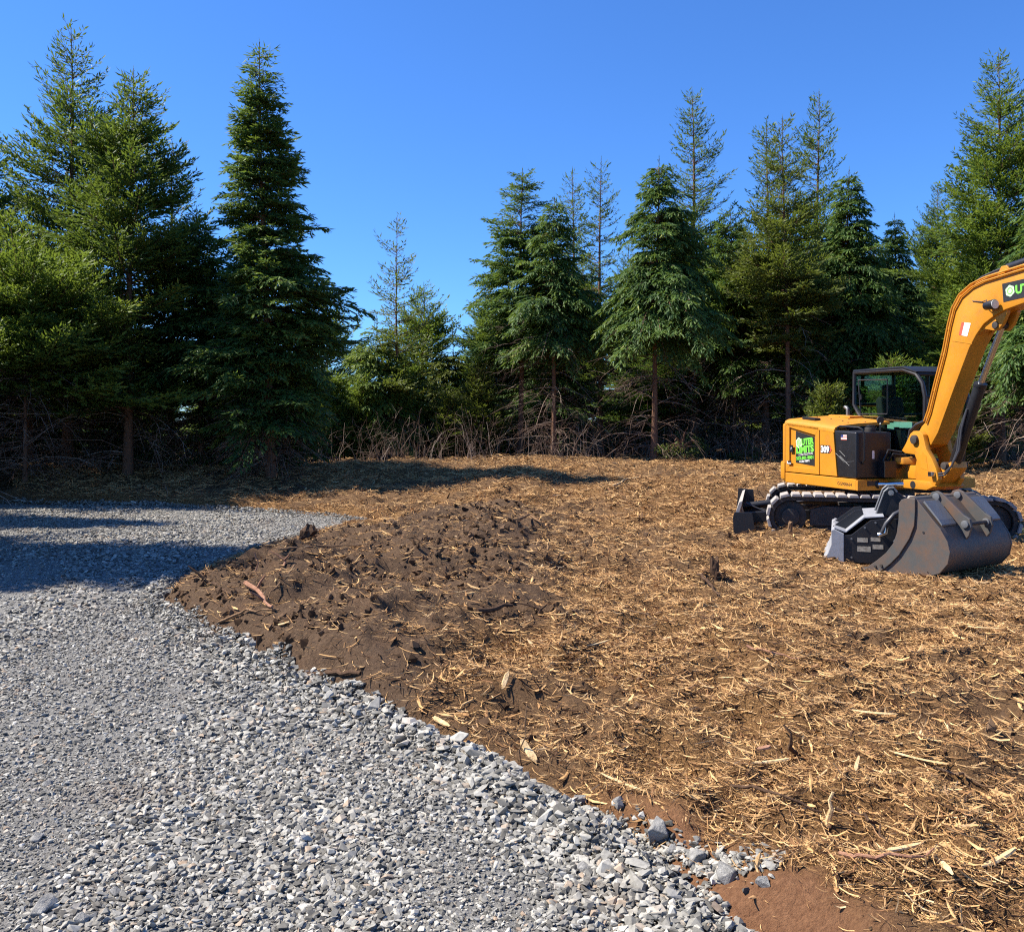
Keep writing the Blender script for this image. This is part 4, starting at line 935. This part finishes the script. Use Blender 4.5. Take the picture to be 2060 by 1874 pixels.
for k in range(2):
    h.tube([(1.60, -.335 + .0 * k, .97 - .03 * k), (1.70, -.33, .985 - .03 * k), (1.79, -.30, 1.08), (1.84 + .03 * k, -.26, 1.28), (1.87 + .03 * k, -.25, 1.55), (1.97, -.23, 1.80)], .013, 8)
h.build('cylinder_hose', HOS, EX, smooth=True)
A_, B_, C_ = Vector((1.66, -.15, 1.07)), Vector((2.10, -.15, 2.10)), Vector((2.45, -.15, 2.80))
q = MB(); q.tube([A_, A_ + (B_ - A_) * .96, B_], [.072, .072, .066], 20); BC = q.build('boom_cylinder', BLK, EX, .006, True)
MB().tube([B_, C_], .037, 16).build('cylinder_rod', CHR, BC, smooth=True)
MB().tube([B_ - (B_ - A_) * .03, B_ + (B_ - A_) * .02], .078, 20).build('gland', BLK, BC, .006, True)
q = MB(); q.tube([(2.41, -.36, 3.03), (2.55, -.36, 3.035)], [.05, .062], 18); q.box((2.46, -.34, 3.0), (2.50, -.281, 3.04)); LMP = q.build('work_lamp', BLK, EX, .006, True)
MB().tube([(2.551, -.36, 3.035), (2.556, -.36, 3.035)], .054, 18).build('lamp_lens', WHT, LMP)
MB().tube([(2.12, -.285, 3.13), (2.28, -.29, 3.10), (2.36, -.30, 3.11), (2.36, -.32, 3.04), (2.41, -.35, 3.03)], .006, 6).build('lamp_cable', HOS, LMP, smooth=True)
q = MB(); q.prism([(1.94, 2.89), (2.09, 2.86), (2.03, 2.70), (1.89, 2.735)], -.2832, -.2812); STK = q.build('warning_sticker', WHT, EX)
q = MB(); q.prism([(1.94, 2.89), (1.985, 2.881), (1.935, 2.724), (1.89, 2.735)], -.2848, -.2835); q.build('sticker_band', RED, STK)
q = MB(); q.prism([(2.58, 3.275), (3.62, 3.31), (3.62, 3.115), (2.60, 3.055)], -.2835, -.2812); BD = q.build('boom_sign', DCL, EX)
q = MB(); disc(q, 2.70, 3.175, -.2862, .062, 0, 24, .0015, 1); q.build('gear_emblem', PGR, BD)
q = MB(); disc(q, 2.70, 3.175, -.2882, .04, .03, 24, .0015); q.build('gear_ring', GRN, BD)
side_text('UTER LIMITS', .135, 2.78, 3.13, -.2862, GRN, BD, 2, .006, .78)
# stick, out of the picture on the right
q = MB(); q.prism([(4.02, 3.52), (4.22, 3.50), (4.40, 3.2), (4.44, 1.3), (4.34, 1.25), (4.10, 2.9)], -.24, -.06); q.build('stick', YEL, EX, .012, True)
q = MB(); q.tube([(2.54, -.15, 3.475), (3.65, -.15, 3.60)], .055, 16); ASC = q.build('stick_cylinder', BLK, EX, smooth=True); MB().tube([(3.65, -.15, 3.60), (4.12, -.15, 3.50)], .034, 14).build('cylinder_rod', CHR, ASC, smooth=True)
q = MB(); q.prism([(2.42, 3.37), (2.66, 3.40), (2.58, 3.50), (2.50, 3.50)], -.22, -.08); q.build('cylinder_mount', YEL, BOOM, .008)
h = MB(); 
for k in range(2): h.tube([(2.05, -.20 + .06 * k, 3.36), (2.18, -.20 + .06 * k, 3.42), (2.36, -.19 + .06 * k, 3.46), (2.58, -.17 + .03 * k, 3.50)], .014, 8)
h.build('stick_hose', HOS, EX, smooth=True)
q = MB(); q.prism([(4.20, 1.45), (4.48, 1.45), (4.52, 1.1), (4.30, .95), (4.15, 1.2)], -.30, .0); q.build('coupler', BLK, EX, .01)

# ================================================================ loose bucket
BU = empty('excavator_bucket', (3.82, 9.68, 0), R(-56)); tag(BU, 'wide rusty grey excavator bucket lying loose on the wood chips in front of the tracks', 'bucket')
sp = [(.40, .84), (.43, .875), (.50, .895), (.575, .895), (.61, .865), (.77, .685), (.84, .61), (.915, .49), (.94, .39), (.915, .27), (.83, .165), (.70, .115), (.32, .085), (-.03, .095), (.14, .205), (.25, .30), (.335, .41), (.375, .52), (.395, .66)]
W_ = 1.2
for yy in (0, W_ - .025): MB().prism(sp, yy, yy + .025).build('side_plate', BCK, BU, .005)
wl = [(.40, .84), (.43, .88), (.50, .90), (.58, .90), (.58, .76), (.57, .62), (.515, .48), (.40, .30), (.30, .195), (.17, .085), (-.03, .085), (.14, .21), (.25, .305), (.335, .415), (.375, .525), (.395, .66)]
sc_ = MB().prism(wl, -.022, -.0015).build('side_cutter', BCK, BU, .005)
for X, Z in ((.13, .145), (.20, .165)):
    MB().tube([(X, -.036, Z), (X, -.022, Z)], .016, 6).build('bolt', DRK, sc_)
MB().tube([(.66, -.004, .56), (.66, -.0005, .56)], .012, 10).build('drain_hole_shade', DCL, BU)  # nothing cut through: a black spot painted for the shade in a hole
so = [(.575, .89), (.61, .86), (.77, .68), (.84, .605), (.912, .487), (.936, .388), (.91, .272), (.825, .17), (.695, .12), (.32, .09), (.05, .092)]
si = [(a - .0 - .02 * (1 if i < 8 else 0), b + (.02 if i >= 5 else -.012)) for i, (a, b) in enumerate(so)]
q = MB(); n = len(so); v = [(a, .026, b) for a, b in so] + [(a, W_ - .026, b) for a, b in so] + [(a, .026, b) for a, b in si] + [(a, W_ - .026, b) for a, b in si]; f = []
for i in range(n - 1): f += [(i, i+1, n+i+1, n+i), (2*n+i, 3*n+i, 3*n+i+1, 2*n+i+1)]
f += [(0, n, 3*n, 2*n), (n-1, 3*n-1, 4*n-1, 2*n-1)]
for i in range(n - 1): f += [(i, 2*n+i, 2*n+i+1, i+1), (n+i, n+i+1, 3*n+i+1, 3*n+i)]
q.add(v, f); q.build('shell', BCK, BU, 0, True)
MB().box((-.08, .0, .078), (.09, W_, .104)).build('cutting_edge', BCK, BU, .006)
MB().tube([(.52, .02, .87), (.52, W_ - .02, .87)], .045, 14).build('top_tube', BCK, BU, smooth=True)
ear = [(.50, .88), (.54, .945), (.60, .965), (.66, .94), (.89, .735), (.95, .70), (.965, .62), (.94, .53), (.90, .48), (.80, .60), (.62, .83)]
for yy in (.34, .74):
    e = MB().prism(ear, yy, yy + .035).build('ear_plate', BCK, BU, .006)
    for X, Z in ((.60, .905), (.905, .645)): MB().tube([(X, yy - .02, Z), (X, yy + .055, Z)], .038, 18).build('pin_boss', STL, e, .003, True)
MB().tube([(.905, .36, .645), (.905, .76, .645)], .022, 12).build('bucket_pin', DRK, BU, smooth=True)
for y_ in ((.04, .30), (.82, 1.16)): MB().prism([(.63, .862), (.79, .685), (.83, .635), (.835, .652), (.80, .70), (.645, .878)], *y_).build('gusset_plate', STL, BU, .004)

# ================================================================ brush cutter head
MU = empty('brush_cutter_head', (3.54, 10.2, 0), R(-20)); tag(MU, 'black brush cutter attachment with grey steel hood lying behind the loose bucket', 'attachment')
ms = [(.20, .10), (.20, .40), (.30, .415), (.50, .585), (.66, .61), (1.05, .61), (1.20, .45), (1.15, .18), (.95, .10)]
for yy in (0, 1.10):
    s_ = MB().prism(ms, yy, yy + .03).build('side_plate', BLK, MU, .006)
    if yy == 0:
        for (a, b), (c_, d_) in (((.36, .335), (.47, .385)), ((.50, .35), (.60, .395)), ((.36, .23), (.50, .29)), ((.52, .265), (.63, .315))):
            MB().box((a, -.003, b), (c_, -.0005, d_)).build('label_plate', surf('dirty_label', (.42, .38, .30), .7, dirt=(.10, .07, .05), dirt_amt=.9, scale=14), s_)
        for X, Z in ((.30, .37), (.44, .50), (.55, .56), (.68, .57), (.80, .57), (.30, .16), (.72, .30)): MB().tube([(X, -.012, Z), (X, 0, Z)], .012, 6).build('bolt', STL, s_)
MB().prism([(.0, .125), (.05, .20), (.085, .30), (.085, .46), (.115, .47), (.22, .42), (.22, .10), (.19, .095), (.12, .16), (.06, .13)], -.02, 1.15).build('deflector', GAL, MU, .006)
MB().prism([(.115, .475), (.24, .43), (.44, .60), (.64, .62), (.64, .635), (.43, .615), (.24, .446), (.118, .488)], .032, 1.098).build('hood', GAL, MU, .003)
for yy in (.30, .78): MB().prism([(.10, .47), (.24, .44), (.44, .60), (.42, .67), (.34, .66)], yy, yy + .018).build('hood_rib', BLK, MU, .003)
MB().tube([(.62, .035, .30), (.62, 1.095, .30)], .19, 18).build('rotor_drum', DRK, MU, .01)
for k in range(10):
    a = k * 2.4; yy = .1 + k * .1
    MB().box((-.04, -.03, 0), (.04, .03, .06), Matrix.Translation((.62, yy, .30)) @ Matrix.Rotation(a, 4, 'Y') @ Matrix.Translation((0, 0, .185))).build('cutter_tooth', STL, MU)
hp = [(.56, .60), (.66, .88), (.70, .925), (.75, .925), (.785, .88), (.98, .74), (.98, .60)]
hanger = MB()
for yy in (.34, .74):
    e = MB(); e.prism(hp, yy, yy + .03); HG = e.build('hanger_plate', BLK, MU, .006)
    MB().tube([(.56, yy - .004, .60), (.655, yy - .004, .885), (.70, yy - .004, .93), (.755, yy - .004, .93), (.79, yy - .004, .885)], .012, 6).build('plate_rim', STL, HG)
q = MB(); q.tube([(.725, .30, .875), (.725, .81, .875)], .032, 16); q.build('hanger_pin', CHR, MU, smooth=True)
q = MB(); q.tube([(.92, .30, .70), (.92, .81, .70)], .032, 16); q.build('hanger_pin', CHR, MU, smooth=True)
h = MB().tube([(.60, -.02, .44), (.62, -.05, .46), (.66, -.05, .56), (.74, -.03, .66), (.86, .05, .72), (1.0, .2, .70)], .026, 10).build('feed_hose', HOS, MU, smooth=True)
MB().tube([(.58, -.03, .425), (.655, -.05, .46), (.66, -.05, .52)], .028, 10).build('hose_fitting', CHR, MU, smooth=True)
MB().tube([(.74, -.05, .36), (.80, -.06, .44), (.92, -.04, .50), (1.05, 0, .55)], .02, 8).build('feed_hose', HOS, MU, smooth=True)
MB().tube([(.86, -.12, .34), (.86, .0, .34)], .10, 18).build('drive_motor', DRK, MU, .01, True)
# ================================================================ rocks, sticks and roots that stand out
def ong(u, v):                                     # photo pixel -> point on the ground
    lo, hi = 2.0, 40.0
    ds = np.linspace(2.4, 34, 900); xs = (u - 1030) / FPX * ds; zs = EYE - (v - HZ) / FPX * ds
    g = np.maximum(ground_z(xs, ds), np.where(sdist(xs, ds, gpoly) < .1, lot_z(xs, ds), -9))
    k = np.argmax(zs <= g); return Vector((xs[k], ds[k], g[k]))
def wood_mat(name, a, b):
    m, nt, bs = new_mat(name); c = ramp(nt, noise(nt, 24, 5, .7), [(.3, a), (.7, b)]); nt.links.new(c, bs.inputs['Base Color'])
    bs.inputs['Roughness'].default_value = .9; bs.inputs['Specular IOR Level'].default_value = .15; bump(nt, bs, noise(nt, 60, 4, .7), .7, .01); return m
WD = {'dark': wood_mat('dark_root', (.045, .026, .016), (.12, .07, .042)), 'brown': wood_mat('brown_stick', (.13, .075, .04), (.27, .165, .09)),
      'pink': wood_mat('reddish_stick', (.20, .095, .055), (.40, .22, .14)), 'pale': wood_mat('fresh_split_wood', (.46, .29, .125), (.74, .54, .30))}
def stick(name, label, cat, path, r, col, lift=0.02, seed=0, fork=None, wob=.012, up=None):
    rs = random.Random(seed); pts = [ong(u, v) for u, v in path]
    if up is not None: pts = [pts[0], at(path[-1][0], path[-1][1], pts[0].y + up)]
    P = []
    for a, b in zip(pts, pts[1:]):
        for k in range(4):
            t = k / 4; q = a.lerp(b, t); P.append(q)
    P.append(pts[-1])
    o0 = P[0].copy(); P = [q - o0 + Vector((rs.gauss(0, wob), rs.gauss(0, wob), (lift if up is None else 0) + rs.gauss(0, wob * .6))) for q in P]
    n = len(P); mb = MB(); mb.tube(P, [r * (1.0 - .55 * i / (n - 1)) * rs.uniform(.8, 1.15) for i in range(n)], 7)
    e = mb.build(name, WD[col], None, 0, True); e.location = o0; tag(e, label, cat)
    if fork:
        for (i, du, dz, l) in fork:
            q = P[i]; mb2 = MB(); d = Vector((du, rs.uniform(-.3, .3), dz)).normalized() * l
            mb2.tube([q, q + d * .5 + Vector((0, 0, .01)), q + d], [r * .7, r * .5, r * .25], 6); mb2.build('side_root', WD[col], e, 0, True)
    return e
def splinter(label, u, v, length, width, az, col='pale', tilt=0.05, seed=0):
    rs = random.Random(seed); n = 6; v_ = []; f_ = []
    for i in range(n):
        t = i / (n - 1); w = width * .5 * (rs.uniform(.75, 1.0) if 0 < i < n - 1 else rs.uniform(.15, .45)); x = (t - .0) * length; zc = .08 * length * (t - .5) ** 2
        v_ += [(x, -w, zc), (x + rs.gauss(0, .01), w, zc), (x, w * .8, zc + width * .22), (x, -w * .7, zc + width * .25)]
    for i in range(n - 1):
        for a in range(4): b = (a + 1) % 4; f_.append((4*i+a, 4*i+b, 4*i+4+b, 4*i+4+a))
    f_ += [(3, 2, 1, 0), (4*n-4, 4*n-3, 4*n-2, 4*n-1)]
    o = MB().add(v_, f_).build('wood_splinter', WD[col], None); p = ong(u, v); o.location = p + Vector((0, 0, .012)); o.rotation_euler = Euler((rs.gauss(0, .25), -tilt, az), 'XYZ')
    tag(o, label, 'splinter', 'split wood pieces on the chips'); return o
stick('tree_root', 'dark curved root at the tip of the soil heap beside the gravel', 'root', [(385, 1150), (420, 1178), (465, 1205)], .022, 'dark', .03, 1, [(4, -.6, .5, .25)])
stick('tree_root', 'thin straight root crossing above the dark curved root', 'root', [(372, 1165), (440, 1152)], .010, 'brown', .02, 2)
stick('broken_stick', 'reddish splintered stick on the left part of the soil heap', 'stick', [(493, 1185), (530, 1215), (548, 1238)], .020, 'pink', .05, 3, [(2, .4, .6, .16), (5, -.5, .4, .14)])
stick('tree_root', 'long brown root lying along the back edge of the soil heap', 'root', [(560, 1112), (640, 1104), (735, 1098)], .014, 'brown', .03, 4)
stick('twig', 'upright pinkish twig at the back of the soil heap near the gravel', 'twig', [(522, 1158), (513, 1108)], .010, 'pink', 0, 5, up=.0)
stick('twig', 'forked pale twig between the upright twig and the long root', 'twig', [(570, 1140), (582, 1112)], .014, 'pink', 0, 6, [(2, -.9, .5, .18)], up=.05)
stick('tree_root', 'low brown root in the middle left of the soil heap', 'root', [(440, 1258), (500, 1236), (560, 1232)], .014, 'brown', .02, 7)
stick('tree_root', 'root curling down the centre of the soil heap', 'root', [(590, 1145), (560, 1185), (535, 1215)], .010, 'brown', .03, 8)
stick('log_piece', 'thick dark broken log near the gravel at the soil heap foot', 'log', [(622, 1372), (670, 1360), (722, 1368)], .024, 'dark', .02, 9)
stick('log_piece', 'short dark log lying at the right side of the soil heap', 'log', [(962, 1240), (1030, 1232)], .026, 'dark', .02, 10)
stick('tree_root', 'pale crooked root on the far chips before the full cedar', 'root', [(1235, 985), (1262, 968), (1285, 966)], .022, 'pale', .05, 11)
stick('tree_root', 'looped dark root at the right end of the soil heap', 'root', [(1045, 1062), (1062, 1045), (1085, 1062)], .022, 'brown', .06, 12)
stick('twig', 'tall thin upright twig near the gravel edge in the front', 'twig', [(1050, 1548), (1062, 1418)], .005, 'brown', 0, 13, up=.02)
stick('broken_stick', 'dark broken stick standing upright in the front chips', 'stick', [(1606, 1530), (1574, 1460)], .012, 'dark', 0, 14, up=-.02)
stick('stake', 'pale splintered stake sticking out of a dark hollow', 'stake', [(1665, 1672), (1676, 1592)], .012, 'pale', 0, 15, wob=.003, up=.0)
stick('broken_stick', 'long dark stick running left of the pale stake', 'stick', [(1475, 1600), (1560, 1618), (1655, 1652)], .008, 'dark', .03, 16)
stick('broken_stick', 'long dark stick running right of the pale stake', 'stick', [(1690, 1645), (1745, 1662), (1780, 1708)], .008, 'dark', .03, 17)
stick('broken_stick', 'long reddish stick across the lower right chips', 'stick', [(1688, 1742), (1780, 1748), (1880, 1760)], .008, 'pink', .03, 18)
stick('broken_stick', 'dark short branch left of the bucket on the chips', 'stick', [(1406, 1167), (1425, 1186), (1445, 1210)], .016, 'dark', .05, 19)
stick('broken_stick', 'brown stick at the right edge of the front chips', 'stick', [(1880, 1560), (1935, 1578), (1995, 1602)], .008, 'brown', .03, 20)
stick('broken_stick', 'thin brown stick across the middle of the chips', 'stick', [(1195, 1248), (1262, 1240), (1330, 1262)], .009, 'brown', .04, 21)
stick('broken_stick', 'reddish stick on the chips below the loose bucket', 'stick', [(1500, 1315), (1550, 1322), (1602, 1338)], .009, 'pink', .03, 22)
stick('tree_root', 'dark root poking out beside the short dark log', 'root', [(1080, 1240), (1098, 1215)], .014, 'dark', 0, 23, [(2, -.8, .2, .2)], up=.02)
for k, (u, v, l, w, az, t, lab) in enumerate((
    (1010, 1405, .16, .05, 1.3, .5, 'pale upright splinter near the soil heap edge'), (1078, 1542, .15, .07, 2.2, .5, 'broad pale split chunk at the gravel edge'),
    (905, 1470, .14, .05, 2.4, .2, 'pale flat splinter beside the gravel at mid picture'), (1150, 1470, .12, .05, .2, .3, 'small pale chunk right of the broad pale chunk'),
    (1205, 1570, .34, .022, -.95, .05, 'long pale splinter pointing at the gravel edge'), (1790, 1520, .30, .026, -.95, .08, 'long pale splinter in the right front chips'),
    (1715, 1435, .22, .04, -.5, .06, 'thick pale splinter above the dark upright stick'), (1720, 1560, .16, .03, 1.1, .12, 'pale splinter left of the long right splinter'),
    (1510, 1545, .20, .035, .05, .08, 'pale broken slab at the foot of the dark upright stick'), (1775, 1740, .18, .03, .25, .05, 'pale flat splinter above the long reddish stick'),
    (1975, 1755, .20, .04, .5, .1, 'pale splinter near the lower right corner'), (560, 1262, .14, .05, -.6, .3, 'white split chunk on the left soil heap'),
    (1930, 1270, .28, .04, -.6, .06, 'pale splinter on the grey patch right of the bucket'), (1180, 1310, .20, .03, .5, .1, 'pale splinter in the middle of the chips'))):
    splinter(lab, u, v, l * .9, w * .65, az, 'pale', t, 400 + k)
o = splinter('red bark piece on the front chips', 1520, 1520, .08, .03, .3, 'pink', .1, 440)
# small stump and root ball
def stump(name, label, u, v, r, h, col, seed, roots=5):
    rs = random.Random(seed); p = ong(u, v); e = empty(name, p); tag(e, label, 'stump'); mb = MB(); n = 14
    v_, f_ = [], []
    for i, (z, k) in enumerate(((-.06, .9), (h * .2, 1.15), (h * .6, 1.1), (h * .9, .55)) if name == 'root_ball' else ((-.08, 1.35), (.0, 1.12), (h * .5, .95), (h, .9))):
        for a in range(n):
            w = 2 * math.pi * a / n; rr = r * k * rs.uniform(.75, 1.2); v_.append((rr * math.cos(w), rr * math.sin(w), z + (rs.uniform(-.25, .35) * h if i == 3 else 0)))
    for i in range(3):
        for a in range(n): f_.append((i*n+a, i*n+(a+1) % n, (i+1)*n+(a+1) % n, (i+1)*n+a))
    f_.append(tuple(range(3*n, 4*n))); mb.add(v_, f_).build('stump_body', WD[col], e)
    for k in range(roots):
        a = rs.uniform(0, 6.28); l = r * rs.uniform(1.5, 3); d = Vector((math.cos(a), math.sin(a), rs.uniform(-.3, .25)))
        MB().tube([d * r * .6, d * (r * .6 + l * .5) + Vector((0, 0, .02)), d * (r * .6 + l) - Vector((0, 0, .03))], [r * .3, r * .2, r * .06], 6).build('root', WD[col], e, 0, True)
stump('root_ball', 'dark root ball standing at the gravel edge behind the soil heap', 622, 1082, .10, .17, 'dark', 1, 9)
stump('small_stump', 'small dark stump on the chips left of the bucket', 1437, 1155, .045, .14, 'dark', 2, 5)
stump('small_stump', 'small stump in front of the excavator track', 1590, 1072, .03, .12, 'brown', 3, 3)
# rocks
def rock(u, v, wpx, lab, flat=.6, seed=0, dark=False):
    p = ong(u, v); s = wpx / FPX * p.y * .92
    bm = bmesh.new(); rg2 = np.random.default_rng(seed); q_ = rg2.normal(size=(15, 3)); q_ /= np.linalg.norm(q_, axis=1)[:, None]; q_ *= rg2.uniform(.8, 1.08, (15, 1)) * np.array([1, .8, flat * 1.2]) * .5
    [bm.verts.new(t) for t in q_]; rs_ = bmesh.ops.convex_hull(bm, input=bm.verts)
    bmesh.ops.delete(bm, geom=[g for g in rs_['geom_interior'] if isinstance(g, bmesh.types.BMVert)], context='VERTS')
    bmesh.ops.bevel(bm, geom=list(bm.edges), offset=.018, segments=1, affect='EDGES', clamp_overlap=True)
    me = bpy.data.meshes.new('rock'); bm.to_mesh(me); bm.free(); me.materials.append(ROCK)
    o = link('rock', me); o.location = p + Vector((0, 0, s * flat * .20)); o.scale = (s, s, s); o.rotation_euler = (rg2.normal(0, .2), rg2.normal(0, .2), rg2.uniform(0, 6.28))
    tag(o, lab, 'rock', 'larger rocks in and beside the gravel')
m, nt, bs = new_mat('blue_grey_rock'); c = ramp(nt, noise(nt, 3.5, 7, .7), [(.3, (.15, .145, .135)), (.55, (.30, .288, .262)), (.75, (.46, .44, .40))])
nt.links.new(c, bs.inputs['Base Color']); bs.inputs['Roughness'].default_value = .85; bump(nt, bs, noise(nt, 9, 6, .7), .6, .05); ROCK = m
for k, (u, v, w, fl, lab) in enumerate((
    (900, 1512, 44, .75, 'pale rounded rock on the gravel edge at mid picture'), (1322, 1700, 78, .8, 'largest pale grey rock on the gravel edge'), (1052, 1585, 52, 1.0, 'tall blocky rock on the gravel edge beside the pale chunk'),
    (1400, 1740, 58, .7, 'grey rock on the brown soil right of the largest rock'), (1462, 1772, 66, .8, 'dark faceted rock near the end of the stone row'), (1535, 1792, 40, .7, 'last small dark rock of the row beside the chips'),
    (1165, 1622, 44, .6, 'brownish rock among the edge stones'), (1243, 1628, 40, .7, 'grey rock left of the largest rock'), (1210, 1665, 38, .6, 'bluish rock on the brown soil at the lower edge'),
    (1350, 1722, 42, .7, 'small block leaning on the largest rock'), (978, 1545, 40, .8, 'dark stone between the pale rounded and blocky rocks'), (1290, 1800, 52, .35, 'flat blue-grey slab in the lower gravel'),
    (1175, 1760, 44, .5, 'pale flat rock in the lower middle gravel'), (85, 1840, 74, .5, 'big bright flat rock at the lower left corner'), (165, 1862, 44, .6, 'dark rock right of the big bright flat rock'),
    (75, 1695, 46, .45, 'pale flat stone on the left gravel'), (615, 1522, 44, .4, 'bright flat stone in the middle gravel'), (125, 1778, 36, .45, 'light stone above the big bright flat rock'),
    (232, 1800, 36, .5, 'pale stone on the lower gravel right of the dark rock'), (312, 1735, 34, .5, 'bright angular stone in the lower left gravel'), (95, 1578, 34, .4, 'white flat stone on the left middle gravel'),
    (485, 1625, 40, .45, 'beige flat stone in the centre gravel'), (665, 1620, 36, .45, 'pale oval stone right of the beige stone'), (360, 1450, 38, .4, 'light slab in the upper left gravel'),
    (560, 1320, 34, .5, 'small block on the gravel edge below the soil heap'), (508, 1300, 30, .6, 'pale stone on the gravel edge at the soil heap'), (785, 1455, 36, .7, 'grey block on the gravel edge before the straw chips'))):
    rock(u, v, w, lab, fl, 700 + k)
